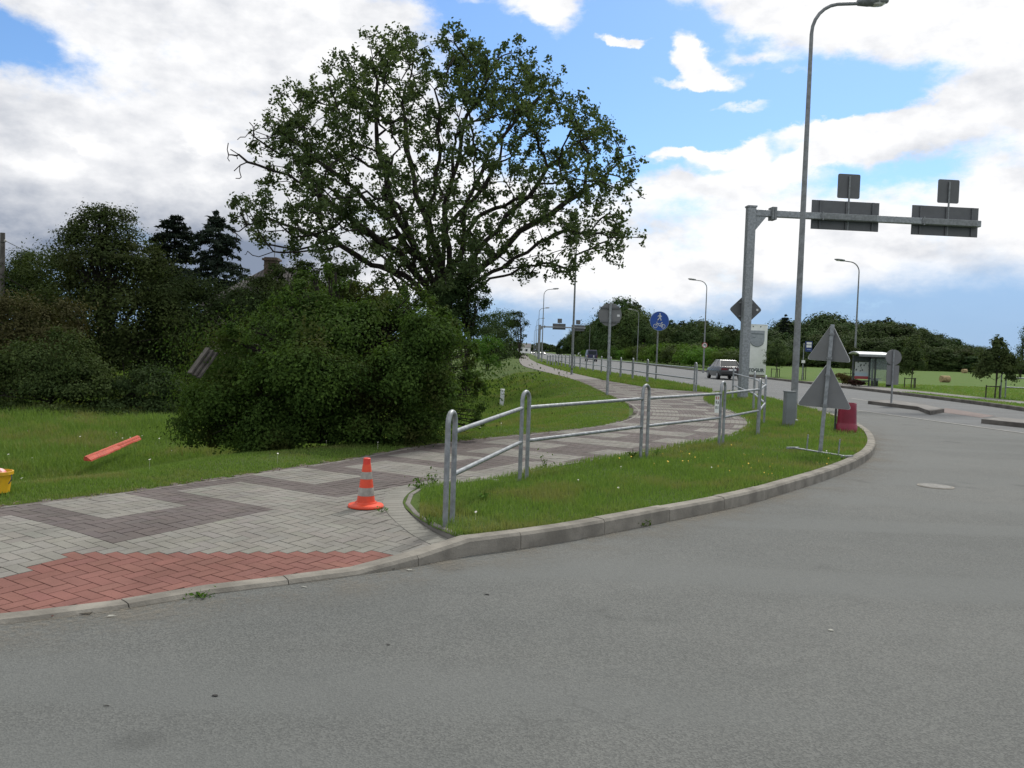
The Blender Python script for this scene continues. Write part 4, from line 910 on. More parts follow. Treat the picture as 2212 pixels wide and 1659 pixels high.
# paper notice tied to the fourth hoop
p = fp[3]
o = thing('notice', 'small white paper notice taped to the fourth hoop of the near railing', 'notice', (p[0]-.135, p[1]-.16, .1))
MB().box((.0, 0, fh[3]*.66), (.085, .006, .30), .35).build('sheet', white_paint, o)
for (x, z, m_) in [(-.02, .10, mat('notice_red', (.4, .12, .08), .7)), (.018, .10, MATS['notice_red'] if 'notice_red' in MATS else None), (-.02, .03, black_paint), (.018, .02, black_paint), (-.02, -.06, black_paint), (.018, -.06, mat('notice_grey', (.25, .28, .3), .7))]:
    MB().box((x*math.cos(.35)+.0015, x*math.sin(.35)-.004, fh[3]*.66+z), (.017, .004, .05), .35).build('print_mark', m_, o)
farp = [(1501, 846, 784), (1397.5, 828, 777), (1366, 821, 772.5), (1340, 817, 770), (1318, 812, 768.5), (1298.5, 806.5, 768), (1281, 803.5, 767.5), (1266, 801, 767), (1252.5, 798.5, 767), (1240.5, 797, 766.7), (1230, 795.4, 766.4), (1221, 794, 766.2), (1213, 792.8, 766), (1206, 792, 766), (1200, 791, 766), (1194, 790, 766), (1188, 789.3, 766), (1182, 788.5, 766)]
fpp = [U(x, y, .1) for x, y, t in farp]; fph = [max(1.05, min(1.25, ZT(x, t, U(x, y, .1))-.1)) for x, y, t in farp]
railing('long dark grey hoop railing on the verge between far path and main road', fpp, fph, .034, .30)
rr = [U(2166, 860, .1), U(2166, 860, .1)+np.array((3.0, -1.0, 0)), U(2166, 860, .1)+np.array((6.0, -2.0, 0))]
railing('tube railing at the right edge beside the broad young tree', rr, [1.2, 1.2, 1.2], .032, .2)

# ------------------------------------------------------------------ street lamps
def lamp(label, base, H, arm, rz, r=.085, group='street lamps along the main road'):
    o = thing('street_lamp', label, 'street lamp', base, rz, group); R_ = .75
    pts = [(0, 0, -.2), (0, 0, 1.2), (0, 0, H*.5), (0, 0, H-R_-.25)]; rs = [r, r, r*.8, r*.55]
    MB().tube(pts, rs, 12).build('pole', galv_dull, o, smooth=True)
    ap = [(0, 0, H-R_-.26)]
    for k_ in range(0, 7):
        a = math.pi-(math.pi/2-.18)*k_/6; ap.append((R_+R_*math.cos(a), 0, H-R_-.25+R_*math.sin(a)))
    ap.append((arm, 0, H-.25+.12*(arm-R_)))
    MB().tube(ap, [r*.52]*len(ap), 10).build('arm', galv_dull, o, smooth=True)
    z = ap[-1][2]
    hd = MB(); prof = [(-.05, .05, .05), (.0, .11, .08), (.25, .15, .10), (.55, .15, .09), (.72, .07, .04)]; n = 12; vs = []
    for (x, hw, hh) in prof:
        for k_ in range(n):
            t = 2*math.pi*k_/n; vs.append((arm+x, hw*math.cos(t), z+.03+.10*x+hh*math.sin(t)))
    fs = [(i*n+k_, i*n+(k_+1) % n, (i+1)*n+(k_+1) % n, (i+1)*n+k_) for i in range(len(prof)-1) for k_ in range(n)]+[tuple(range(n)), tuple(range(4*n, 5*n))]
    hd.add(vs, fs); h = hd.build('lamp_head', galv_dull, o, smooth=True)
    ln = MB(); ln.lathe((0, 0, 0), [(.02, -.1), (.10, -.085), (.14, -.03), (.145, 0)], 14)
    ln.v = [(arm+.40+x*1.9, y, z+.0+zz+.07) for x, y, zz in ln.v]; ln.build('lens', mat('lamp_lens', (.55, .56, .55), .25, 0, .05, 3), h, smooth=True)
    MB().lathe((0, 0, 0), [(r*1.5, -.05), (r*1.5, .06), (r*1.05, .08)], 14).build('foot', galv_dull, o)
    return o
b = U(1713, 912, .1); b[2] = .1
lamp('nearest tall street lamp, rising from the near grass island beside the cabinet', b, ZT(1757, -20, b)-.1, 1.15, .12, .080)
lm_list = [('tall street lamp behind the oak leaves in the far verge', 1236, 56, None, 0), ('street lamp right of the far path, first beyond the oak', 1170, 107, None, 0), ('street lamp in the far row, second beyond the oak', 1161, 155, None, 0),
           ('thin far street lamp, third beyond the oak', 1157, 205, None, 0), ('thin far street lamp, fourth beyond the oak', 1154, 260, None, 0), ('tiny far street lamp, fifth beyond the oak', 1152, 320, None, 0),
           ('street lamp behind the bus shelter, facing left over the road', 1846, 63, None, math.pi), ('street lamp carrying the speed limit sign', 1520, 83, None, math.pi), ('street lamp in front of the tall trees, far side of the main road', 1376, 143, None, math.pi),
           ('far street lamp on the right of the main road, before the end trees', 1272, 225, None, math.pi), ('tiny far street lamp on the right near the road end', 1235, 330, None, math.pi)]
lamp_pos = {}
for (lb, px, di, _, rz) in lm_list:
    p = D(px, 780, di); lamp(lb, (p[0], p[1], .08), 9.6 if rz == 0 else 9.2, 1.15, rz, .080); lamp_pos[px] = p

# ------------------------------------------------------------------ overhead sign gantries
EX, EZ = np.array((1., 0, 0)), np.array((0, 0, 1.))
def rrect(w_, h_, r_=.05, n=4):
    out = []
    for (cx, cy, a0) in ((w_/2-r_, h_/2-r_, 0), (-w_/2+r_, h_/2-r_, 90), (-w_/2+r_, -h_/2+r_, 180), (w_/2-r_, -h_/2+r_, 270)):
        for k_ in range(n+1):
            a = R(a0+90*k_/n); out.append((cx+r_*math.cos(a), cy+r_*math.sin(a)))
    return out
def gantry(label, base, H, arm, rz, panels, smalls, post=.31, sc=1.):
    o = thing('sign_gantry', label, 'sign gantry', base, rz, 'overhead sign gantries')
    MB().box((0, 0, H/2-.05), (post, post, H+.1)).build('post', galv, o, bevel=.03)
    MB().box((0, 0, H+.02), (post*1.12, post*1.12, .06)).build('cap', galv, o)
    MB().add([(post/2, -.08, H-.32), (post/2+.42, -.08, H-.32), (post/2, -.08, H-.85), (post/2, .08, H-.32), (post/2+.42, .08, H-.32), (post/2, .08, H-.85)], [(0, 1, 2), (3, 5, 4), (0, 3, 4, 1), (1, 4, 5, 2), (0, 2, 5, 3)]).build('bracket', galv, o)
    MB().box((post/2+arm/2, 0, H-.2), (arm, .22, .24)).build('arm', galv, o, bevel=.02)
    MB().box((post/2+.62, 0, H-.2), (.08, .40, .46)).box((post/2+.72, 0, H-.2), (.08, .40, .46)).build('flange', galv_dull, o)
    for (x0, x1, z0, z1) in panels:
        cx, cz = (x0+x1)/2, (z0+z1)/2
        pn = MB().box((cx, .19, cz), (x1-x0, .05, z1-z0)).build('sign_panel', sign_back, o, bevel=.01)
        for f_ in (.12, .51, .9): MB().box((x0+(x1-x0)*f_, .145, cz), (.07, .05, z1-z0-.02)).build('stiffener', sign_back, pn)
        MB().box((cx, -.13, H-.2), ((x1-x0)*.82, .02, .20)).box((cx-(x1-x0)*.38, -.12, H-.2), (.05, .05, .30)).build('clamp', galv_dull, pn)
    for (cx, cz, w_, h_, z_low) in smalls:
        sp = MB().slab(rrect(w_, h_, .06), (cx, .19, cz), EX, EZ, .03).build('small_sign', sign_back, o)
        MB().tube([(cx, .13, z_low), (cx, .13, cz+h_*.4)], .035, 8).build('stem', galv_dull, sp)
    return o
b = U(1604, 861, .1); b[2] = .1
Hh = ZT(1625, 448, b)-.1; Dg = b[1]
def gx_(px): return (D(px, 470, Dg)[0]-b[0])
rzg = math.atan2(.8, 8.9)
tzz = lambda px, y: ZT(px, y, (0, Dg+(gx_(px))*math.tan(rzg), 0))-.1
k1 = gx_(1756)*1.045, gx_(1902)*1.05; k2 = gx_(1974)*1.053, gx_(2119)*1.057
gantry('big near sign gantry with grey sign backs over the main road', b, Hh, k2[1]-.2, rzg,
       [(k1[0], k1[1], tzz(1830, 496), tzz(1830, 433)), (k2[0], k2[1], tzz(2045, 508), tzz(2045, 444))],
       [(gx_(1834)*1.048, tzz(1834, 400), .86, .90, tzz(1834, 496)), (gx_(2051)*1.055, tzz(2051, 411), .84, .88, tzz(2051, 508))])
# diamond sign fixed to the gantry post
o = thing('diamond_sign', 'grey back of a diamond priority sign on the near gantry post', 'road sign', b)
zc = ZT(1611, 668, b)-.1; q = .58
MB().slab([(0, q), (-.06, q-.03), (-q+.03, .06), (-q, 0), (-q+.03, -.06), (-.06, -q+.03), (0, -q), (.06, -q+.03), (q-.03, -.06), (q, 0), (q-.03, .06), (.06, q-.03)], (.03, .24, zc), EX, EZ, .03).build('plate', sign_back, o)
MB().box((.03, .20, zc+.25), (.5, .05, .06)).box((.03, .20, zc-.25), (.5, .05, .06)).build('bracket', galv_dull, o)
MB().lathe((.46, .222, zc), [(.045, 0), (.045, -.004)], 12, 'y').build('sticker', sign_edge, o)
# second gantry, far down the road
b2 = np.array((4.7, 152., .08)); H2 = ZT(1163, 703, b2)-.08
def g2(px): return D(px, 730, 152)[0]-b2[0]
t2 = lambda px, y: ZT(px, y, (0, 152, 0))-.08
gantry('distant sign gantry with grey sign backs, far down the main road', b2, H2, g2(1262), 0,
       [(g2(1193), g2(1221), t2(1207, 712), t2(1207, 699)), (g2(1234), g2(1262), t2(1248, 715), t2(1248, 702))],
       [(g2(1208), t2(1208, 693), .8, .8, t2(1208, 700)), (g2(1248), t2(1248, 696), .8, .8, t2(1248, 703))], .34)

# ------------------------------------------------------------------ road signs
def disc(r_, n=36): return [(r_*math.cos(2*math.pi*k_/n), r_*math.sin(2*math.pi*k_/n)) for k_ in range(n)]
def post(o, H, r_=.035, y=0., m_=None): return MB().tube([(0, y, -.3), (0, y, H)], r_, 10).build('post', m_ or galv, o, smooth=True)
b = U(1311, 853, .1); zc = ZT(1316, 680, b)-.1; rd = 25*b[1]/F
o = thing('round_sign', 'grey back of a large round sign where the path forks', 'road sign', b)
post(o, zc+rd*.97, .05, -.07)
pl = MB().slab(disc(rd), (0, 0, zc), EX, EZ, .03).build('plate', sign_pale, o)
MB().lathe((0, 0, zc), [(rd*1.0, .012), (rd*1.02, .012), (rd*1.02, -.03), (rd*1.0, -.03)], 36, 'y')  # rim profile kept simple
MB().box((0, -.04, zc-.25), (.7, .05, .06)).box((0, -.04, zc+.25), (.7, .05, .06)).build('bracket', sign_back, pl)
MB().box((rd*.72, -.02, zc-.02), (.10, .006, .08)).build('sticker', sign_edge, pl)
# blue cycle and pedestrian sign
blue = mat('sign_blue', (.012, .075, .36), .45, 0, .08, 3); white_s = mat('sign_white', (.70, .72, .72), .5, 0, .05, 3)
b = U(1417, 823, .1); zc = ZT(1424, 693.5, b)-.1; rd = 20*b[1]/F
o = thing('cycle_path_sign', 'round blue sign with a white walker above a bicycle', 'road sign', b); dx = .06
post(o, zc+.1, .045, .07, galv_dull)
pl = MB().slab(disc(rd), (dx, 0, zc), EX, EZ, .03).build('plate', blue, o)
MB().slab(disc(rd*1.04), (dx, .012, zc), EX, EZ, .028).build('rim', mat('sign_rim', (.30, .38, .55), .5), o)
k_ = rd/20.; s = lambda x, y: np.array((dx+x*k_, -.022, zc+y*k_))
fig = MB(); T = lambda pts, r_: fig.tube([s(*q) for q in pts], r_*k_, 8)
fig.lathe(s(.5, 15.2), [(.1*k_, -.004), (1.5*k_, -.004), (1.5*k_, .004), (.1*k_, .004)], 14, 'y')
T([(.5, 13), (.2, 8)], 1.7); T([(.2, 8), (2.2, 4.5), (3.2, 1.2)], 1.0); T([(.2, 8), (-1.8, 4.8), (-4.4, 1.4)], 1.0); T([(.8, 12.7), (3.5, 10.6), (3.8, 8.5)], .75); T([(.3, 12.7), (-3.0, 11.2), (-4, 8.8)], .75)
fig.build('pedestrian_symbol', white_s, pl)
bk = MB(); T2 = lambda pts, r_: bk.tube([s(*q) for q in pts], r_*k_, 6)
for cx in (-8.6, 8.2): T2([(cx+4.1*math.cos(a), -11+4.1*math.sin(a)) for a in np.linspace(0, 2*math.pi, 19)], .55)
T2([(-8.6, -11), (-5.4, -5.2), (4.8, -5.6), (8.2, -11)], .5); T2([(-5.4, -5.2), (1, -10.6), (8.2, -11)], .7); T2([(4.8, -5.6), (1, -10.6)], .5); T2([(-5.4, -5.2), (-6.4, -2.6), (-3.8, -2.0)], .5); T2([(4.8, -5.6), (5.4, -3.2)], .5); T2([(3.6, -3.2), (7.0, -3.0)], .7)
bk.build('bicycle_symbol', white_s, pl)
# speed limit sign
p = lamp_pos[1520]; zc = ZT(1523, 746, p)-.08; rd = 6.1*p[1]/F
o = thing('speed_limit_sign', 'round white speed limit 70 sign with red rim on a lamp-post', 'road sign', (p[0], p[1], .08))
rim = MB().slab(disc(rd), (0, -.14, zc), EX, EZ, .03).build('rim', mat('sign_red', (.28, .02, .025), .5), o)
MB().slab(disc(rd*.76), (0, -.16, zc), EX, EZ, .02).build('face', white_s, o)
def text(body, size, loc, rot, m_, parent, name='lettering', ext=.004, bold=0.):
    cu = bpy.data.curves.new(name, 'FONT'); cu.body = body; cu.size = size; cu.extrude = ext; cu.offset = bold; cu.align_x = 'CENTER'; cu.align_y = 'CENTER'
    tmp = bpy.data.objects.new(name, cu); C.objects.link(tmp)
    dg = bpy.context.evaluated_depsgraph_get(); me = bpy.data.meshes.new_from_object(tmp.evaluated_get(dg)); bpy.data.objects.remove(tmp); bpy.data.curves.remove(cu)
    me.materials.clear(); me.materials.append(m_); ob = bpy.data.objects.new(name, me); C.objects.link(ob); ob.parent = parent; ob.location = tuple(map(float, loc)); ob.rotation_euler = rot; return ob
text('70', rd*1.15, (0, -.176, zc), (R(90), 0, 0), black_paint, o, 'numerals', .004, .012)
# two stacked triangles on a portable stand
b = U(1771, 983, .1)
o = thing('portable_sign', 'leaning portable stand with two grey triangular sign backs, one above the other', 'road sign', b, -.10)
o.rotation_euler = (0, R(2.6), R(-12))
zt = ZT(1796, 706, b)-.1
MB().box((0, 0, zt/2+.03), (.055, .05, zt+.02)).build('pole', galv, o)
def tri(side, r_=.045):
    h = side*.866; P_ = [(-side/2, -h/3), (side/2, -h/3), (0, 2*h/3)]; out = []
    for i in range(3):
        a, c_, d = np.array(P_[i-1]), np.array(P_[i]), np.array(P_[(i+1) % 3]); u1 = (a-c_)/np.linalg.norm(a-c_); u2 = (d-c_)/np.linalg.norm(d-c_)
        for t in np.linspace(0, 1, 6): q = c_+u1*r_*1.6*(1-t)**2+u2*r_*1.6*t**2; out.append(tuple(q))
    return out
z1 = ZT(1785, 880, b)-.1; z2 = ZT(1791, 779, b)-.1; z0 = ZT(1791, 782, b)-.1
s1 = (1841-1729)*b[1]/F; s2 = 92*b[1]/F
MB().slab(tri(s1), (0.0, .045, z1+s1*.866/3), EX, EZ, .012).build('lower_triangle', sign_pale, o)
MB().slab(tri(s1+.02), (0.0, .055, z1+s1*.866/3), EX, EZ, .010).build('triangle_rim', sign_edge, o)
e2 = np.array((math.cos(.38), -math.sin(.38), 0.))
MB().slab(tri(s2), (0.0, .055, z2+s2*.866/3), e2, EZ, .012).build('upper_triangle', sign_pale, o)
MB().slab(tri(s2+.02), np.array((0.0, .055, z2+s2*.866/3))+np.array((math.sin(.38), math.cos(.38), 0))*.010, e2, EZ, .010).build('triangle_rim', sign_edge, o)
for zz in (z1+.03, z1+s1*.62, z2+.04, z2+s2*.62): MB().box((0, .0, zz), (.075, .09, .035)).build('clamp', galv_dull, o)
L0 = U(1717, 978, .1)-b; R0 = U(1829, 992, .1)-b
rot = Matrix.Rotation(R(12), 3, 'Z'); rl = lambda v: tuple(rot@Vector(v))
L1, R1 = Vector(rl(L0)), Vector(rl(R0)); L1.z = R1.z = .06
MB().tube([L1, R1], .013, 8).build('crossbar', galv, o)
for q, (fa, fb) in ((L1, ((-.14, -.12), (.06, .12))), (R1, ((-.06, -.10), (.06, .12)))):
    MB().box((q.x+(fa[0]+fb[0])/2, q.y+(fa[1]+fb[1])/2, .06), (.03, .30, .03), -.75).build('foot', galv, o)
for f_ in (.23, .84):
    q = L1.lerp(R1, f_); MB().tube([q, (q.x, q.y, q.z+.25)], .011, 8).build('upright', galv, o)
# sign on the traffic island
b = U(1924, 868, .16)
o = thing('island_sign', 'grey backs of a round and a rectangular sign on the traffic island', 'road sign', b)
zt = ZT(1929, 757, b)-.16; post(o, zt, .035, -.05, galv_dull); rd = 17*b[1]/F; zc = ZT(1927, 772, b)-.16
MB().slab(disc(rd), (.02, 0, zc), EX, EZ, .03).build('round_plate', sign_pale, o)
z0, z1 = ZT(1926, 831, b)-.16, ZT(1926, 789, b)-.16
MB().slab(rrect(26*b[1]/F, z1-z0, .03), (.02, 0, (z0+z1)/2), EX, EZ, .03).build('square_plate', sign_pale, o)
# bus stop sign
b = U(1733, 821, .1)
o = thing('bus_stop_sign', 'small blue bus stop sign with white bus bars on a thin post', 'road sign', b); zt = ZT(1737, 741, b)-.1
post(o, zt, .03)
z0, z1 = ZT(1744, 759.5, b)-.1, ZT(1744, 737, b)-.1; wd = 15*b[1]/F; xc = .36
pl = MB().slab(rrect(wd, z1-z0, .03), (xc, 0, (z0+z1)/2), EX, EZ, .03).build('board', mat('bus_blue', (.01, .03, .14), .5), o); hh = z1-z0
MB().box((xc+.01, -.022, z1-hh*.20), (wd*.72, .012, hh*.22)).box((xc+.01, -.022, z1-hh*.49), (wd*.72, .012, hh*.22)).build('bus_symbol', white_s, pl)
MB().box((xc+.02, -.022, z1-hh*.80), (wd*.55, .012, hh*.07)).build('line_number', mat('pale_blue', (.2, .28, .5), .5), pl)
zz = ZT(1734, 781, b)-.1; MB().box((0, -.04, zz), (7.5*b[1]/F, .02, 6*b[1]/F)).build('timetable', white_s, o)
MB().box((xc*.5, -.005, z1-hh*.3), (xc, .02, .04)).build('bracket', galv_dull, o)

# ------------------------------------------------------------------ the white town panel
b = U(1630, 812, .1); b = np.array((b[0], b[1], .1))
o = thing('town_panel', 'tall white upright panel with a grey shield above dark lettering', 'sign panel', b, .10)
Wp = 47*b[1]/F; Hp = ZT(1633, 702, b)-.1
panel = mat('panel_white', (.74, .77, .76), .5, 0, .06, 2); pg = mat('panel_grey', (.27, .30, .33), .6, 0, .12, 5); pd = mat('panel_dark', (.10, .13, .14), .6)
pn = MB().box((0, 0, Hp/2+.05), (Wp, .22, Hp-.1)).build('panel', panel, o, bevel=.02)
MB().box((0, 0, Hp+.03), (Wp*1.02, .26, .06)).build('top_cap', white_paint, o)
MB().box((0, 0, .02), (Wp*.9, .2, .2)).build('plinth', concrete, o)
sw = Wp*.34; shz = Hp*.77
sh = [(-sw, .52), (sw, .52)]+[(sw*math.cos(a), -.25+.50*math.sin(a)*1.15) for a in np.linspace(0, -math.pi, 14)]
MB().slab([(x, y*Hp/4.3) for x, y in sh][::-1], (0.03, -.125, shz), EX, EZ, .04).build('shield', pg, pn)
mk = MB(); mk.box((.03, -.15, shz+.24*Hp/4.3), (sw*1.7, .02, .07)); mk.tube([(.03+sw*math.cos(a), -.147, shz+(-.25+.575*math.sin(a))*Hp/4.3) for a in np.linspace(-.5, -math.pi+.3, 12)], .025, 6)
mk.box((-.25, -.15, shz-.06), (.25, .02, .05)); mk.build('shield_mark', pd, pn)
text('TOGUR', .40, (.04, -.128, Hp*.10+.05), (R(90), 0, 0), pd, pn, 'lettering', .012, .012)
for x in (-.36, .30): MB().lathe((x, -.115, Hp-.14), [(.05, 0), (.05, -.02), (.01, -.022)], 10, 'y').build('fixing', black_paint, pn)

# ------------------------------------------------------------------ bus shelter
def shelter():
    b = U(1873, 834, .1); b = np.array((b[0], b[1], .107)); k_ = b[1]/F
    o = thing('bus_shelter', 'dark framed glass bus shelter with a poster and pale roof', 'bus shelter', b, .02)
    w1, w2 = 34*k_, 34*k_; H = ZT(1870, 768, b)-.1; dep = 1.5
    def q(px): return (px-1873)*k_
    pane = mat('shelter_glass', (.30, .36, .35), .15, 0, .05, 2, alpha=.35)
    for (x, y) in ((q(1845), .3), (q(1881), .3), (q(1886), -.2), (q(1906), -.6), (q(1897), .9)):
        MB().box((x, y, H/2), (.08, .08, H)).build('post', dark_metal, o)
    x0, x1 = q(1846), q(1880)
    MB().box(((x0+x1)/2, .3, .30), (x1-x0, .10, .09)).build('rail', dark_metal, o)
    MB().box(((x0+x1)/2, .3, H-.22), (x1-x0, .12, .35)).build('poster_frame', dark_metal, o)
    zl, zh = .42, H-.42
    MB().box(((x0+x1)/2, .24, (zl+zh)/2), (x1-x0-.14, .03, zh-zl)).build('poster', poster_mat(), o)
    for (xa, ya, xb, yb) in ((q(1886), -.2, q(1906), -.6), (q(1881), .3, q(1886), -.2), (q(1881), .5, q(1897), .9)):
        d = math.atan2(yb-ya, xb-xa); L = math.hypot(xb-xa, yb-ya)
        MB().box(((xa+xb)/2, (ya+yb)/2, H*.55), (L-.1, .012, H*.75), d).build('glass_pane', pane, o)
        MB().box(((xa+xb)/2, (ya+yb)/2, H-.12), (L-.1, .06, .10), d).build('rail', dark_metal, o)
    rf = MB(); n = 9; xa, xb = q(1838), q(1908); vs = []
    for i in range(n):
        t = i/(n-1); y = -1.0+2.4*t; z = H+.03+.16*math.sin(math.pi*min(1, t*.9)); vs += [(xa+.35*t, y, z), (xb-.1*t, y, z), (xa+.35*t, y, z+.05), (xb-.1*t, y, z+.05)]
    fs = []
    for i in range(n-1):
        a = i*4; fs += [(a, a+4, a+5, a+1), (a+2, a+3, a+7, a+6), (a, a+2, a+6, a+4), (a+1, a+5, a+7, a+3)]
    fs += [(0, 1, 3, 2), ((n-1)*4, (n-1)*4+2, (n-1)*4+3, (n-1)*4+1)]
    rf.add(vs, fs); rf.build('roof', mat('roof_pale', (.62, .65, .66), .35, .2, .06, 3), o)
    MB().box(((xa+xb)/2, -.98, H-.02), (xb-xa, .06, .12)).build('roof_beam', galv_dull, o)
    bn = MB().box((q(1894), .35, .47), (.75, .35, .05)).build('bench', dark_metal, o)
    MB().box((q(1889), .35, .23), (.05, .3, .46)).box((q(1899), .35, .23), (.05, .3, .46)).build('bench_leg', dark_metal, bn)
    b2_ = thing('litter_bin', 'small black litter bin at the right corner of the bus shelter', 'litter bin', (b[0]+q(1906), b[1]-.9, .107))
    MB().lathe((0, 0, 0), [(.14, .05), (.17, .1), (.18, .85), (.16, .88)], 14).build('body', black_paint, b2_, smooth=True)
    MB().tube([(0, 0, -.05), (0, 0, .1)], .05, 8).build('foot', dark_metal, b2_)
def poster_mat():
    m = bpy.data.materials.new('poster'); m.use_nodes = True; t = NT(m.node_tree); p = t.n['Principled BSDF']
    g = t.add('ShaderNodeTexCoord').outputs['Object']; sp = t.add('ShaderNodeSeparateXYZ'); t.l.new(g, sp.inputs[0])
    vo = t.add('ShaderNodeTexVoronoi'); t.put(vo.inputs['Vector'], t.vmath('MULTIPLY', g, (1, .01, .8))); vo.inputs['Scale'].default_value = 6.5
    z = sp.outputs[2]
    dots = t.math('MULTIPLY', t.ramp(vo.outputs['Distance'], .36, .28), t.math('MULTIPLY', t.ramp(z, .85, .95), t.ramp(z, 1.65, 1.5)))
    c = t.mix(t.ramp(z, .7, .95), (.34, .44, .50, 1), (.42, .45, .43, 1)); c = t.mix(dots, c, (.06, .07, .07, 1))
    c = t.mix(t.ramp(z, .62, .58), c, (.30, .035, .045, 1)); t.put(p.inputs['Base Color'], c); p.inputs['Roughness'].default_value = .3; return m
shelter()

# ------------------------------------------------------------------ cone, bucket, bin, cabinet, pipe, netting
b = U(790, 1096, .09); b[2] = float(pave_z(np.array([b[0]]), np.array([b[1]]))[0])+.002
Hc = ZT(792, 989, b)-b[2]
o = thing('traffic_cone', 'orange traffic cone with two dirty white bands on the grey paving', 'traffic cone', b, .3)
orange = mat('cone_orange', (.62, .062, .022), .5, 0, .12, 9, .1, 40); cw = mat('cone_white', (.28, .27, .245), .6, 0, .25, 12)
prof = [(.166, 0), (.168, .012), (.160, .024), (.105, .034), (.098, .05)]
MB().lathe((0, 0, 0), prof, 28).build('base', orange, o, smooth=True)
rr_ = lambda f_: .092-.062*f_
zs = [(.08, .235, orange), (.235, .40, cw), (.40, .575, orange), (.575, .72, cw), (.72, .87, orange)]
for i, (a, c_, m_) in enumerate(zs):
    e = .0015 if m_ is cw else 0
    MB().lathe((0, 0, 0), [(rr_(a)+e, Hc*a+.0), (rr_(c_)+e, Hc*c_)], 28).build('body' if m_ is orange else 'reflective_band', m_, o, smooth=True)
MB().lathe((0, 0, 0), [(.036, Hc*.868), (.034, Hc*.99), (.028, Hc), (.012, Hc*.995)], 24).build('top', mat('cone_tip', (.60, .042, .026), .5), o, smooth=True)

b = U(-9, 1066, .09); b[2] = gz1(b[0], b[1])+.02
o = thing('bucket', 'dirty yellow plastic bucket in the grass at the left edge', 'bucket', b)
yel = mat('bucket_yellow', (.62, .36, .012), .5, 0, .2, 8)
bk = MB(); n = 24; prof = [(.115, 0), (.128, .12), (.137, .168), (.147, .170), (.147, .20), (.137, .202), (.125, .10), (.105, .01)]; bk.lathe((0, 0, 0), prof, n); bk.f = bk.f[:-1]; bk.build('body', yel, o, smooth=True)
MB().tube([(.146, 0, .17), (.165, -.03, .13), (.15, -.05, .09)], .005, 6).build('handle', dark_metal, o)
o2 = thing('tape_roll', 'roll of red and white barrier tape lying in the yellow bucket', 'tape roll', (b[0]+.02, b[1], b[2]+.15))
tp = MB(); ring = [(.035, -.03), (.075, -.03), (.075, .03), (.035, .03), (.035, -.03)]; tp.lathe((0, 0, 0), ring, 20, 'y'); tp.f = tp.f[:-2]; tp.build('roll', mat('tape_red', (.65, .09, .10), .4, col2=(.72, .66, .64), scale=11), o2, smooth=True)

b = U(1828, 932, .1)
o = thing('waste_bin', 'crimson barrel-shaped waste bin behind the triangular signs', 'waste bin', b); k_ = b[1]/F
crim = mat('bin_red', (.19, .006, .028), .45, 0, .15, 4); rb_ = 20.5*k_; hb = ZT(1828, 870, b)-.1
MB().lathe((0, 0, 0), [(rb_*1.08, 0), (rb_*1.08, .14), (rb_*.98, .17), (rb_*.98, .2), (rb_*.90, hb*.85), (rb_*.90, hb-.02), (rb_*.86, hb), (rb_*.8, hb), (rb_*.78, hb*.5)], 28).build('barrel', crim, o, smooth=True)
for x in (-1.22, -1.10): MB().tube([(rb_*x, .02, -.1), (rb_*x, .02, hb*.8)], .012, 8).build('rod', dark_metal, o)

b = U(1703, 921, .1)
o = thing('cabinet', 'narrow grey electrical cabinet at the foot of the nearest lamp', 'cabinet', b, .1); hc = ZT(1703, 846, b)-.1; cwid = 22*b[1]/F
cab = mat('cabinet_grey', (.17, .19, .20), .5, .2, .1, 4)
MB().box((0, 0, hc/2-.02), (cwid, .16, hc+.04)).build('box', cab, o, bevel=.006)
MB().box((0, 0, hc+.005), (cwid*1.12, .19, .02)).build('lid', cab, o)
MB().box((0, -.083, hc*.5), (cwid*.86, .008, hc*.86)).build('door', cab, o, bevel=.003)

b = min((D(1083, 884, q_) for q_ in np.arange(13, 40, .1)), key=lambda p_: abs(p_[2]-gz1(p_[0], p_[1]))); ht = ZT(1084, 840, b)-b[2]
o = thing('marker_pipe', 'short white plastic pipe with a cap standing in the bank grass', 'pipe', b, .0); o.rotation_euler = (0, R(2), 0)
MB().lathe((0, 0, 0), [(.082, -.3), (.082, ht-.06)], 20).build('pipe', mat('pipe_white', (.50, .53, .55), .45, 0, .15, 8), o, smooth=True)
MB().lathe((0, 0, 0), [(.089, ht-.062), (.089, ht-.01), (.07, ht), (.005, ht+.003)], 20).build('cap', white_paint, o, smooth=True)

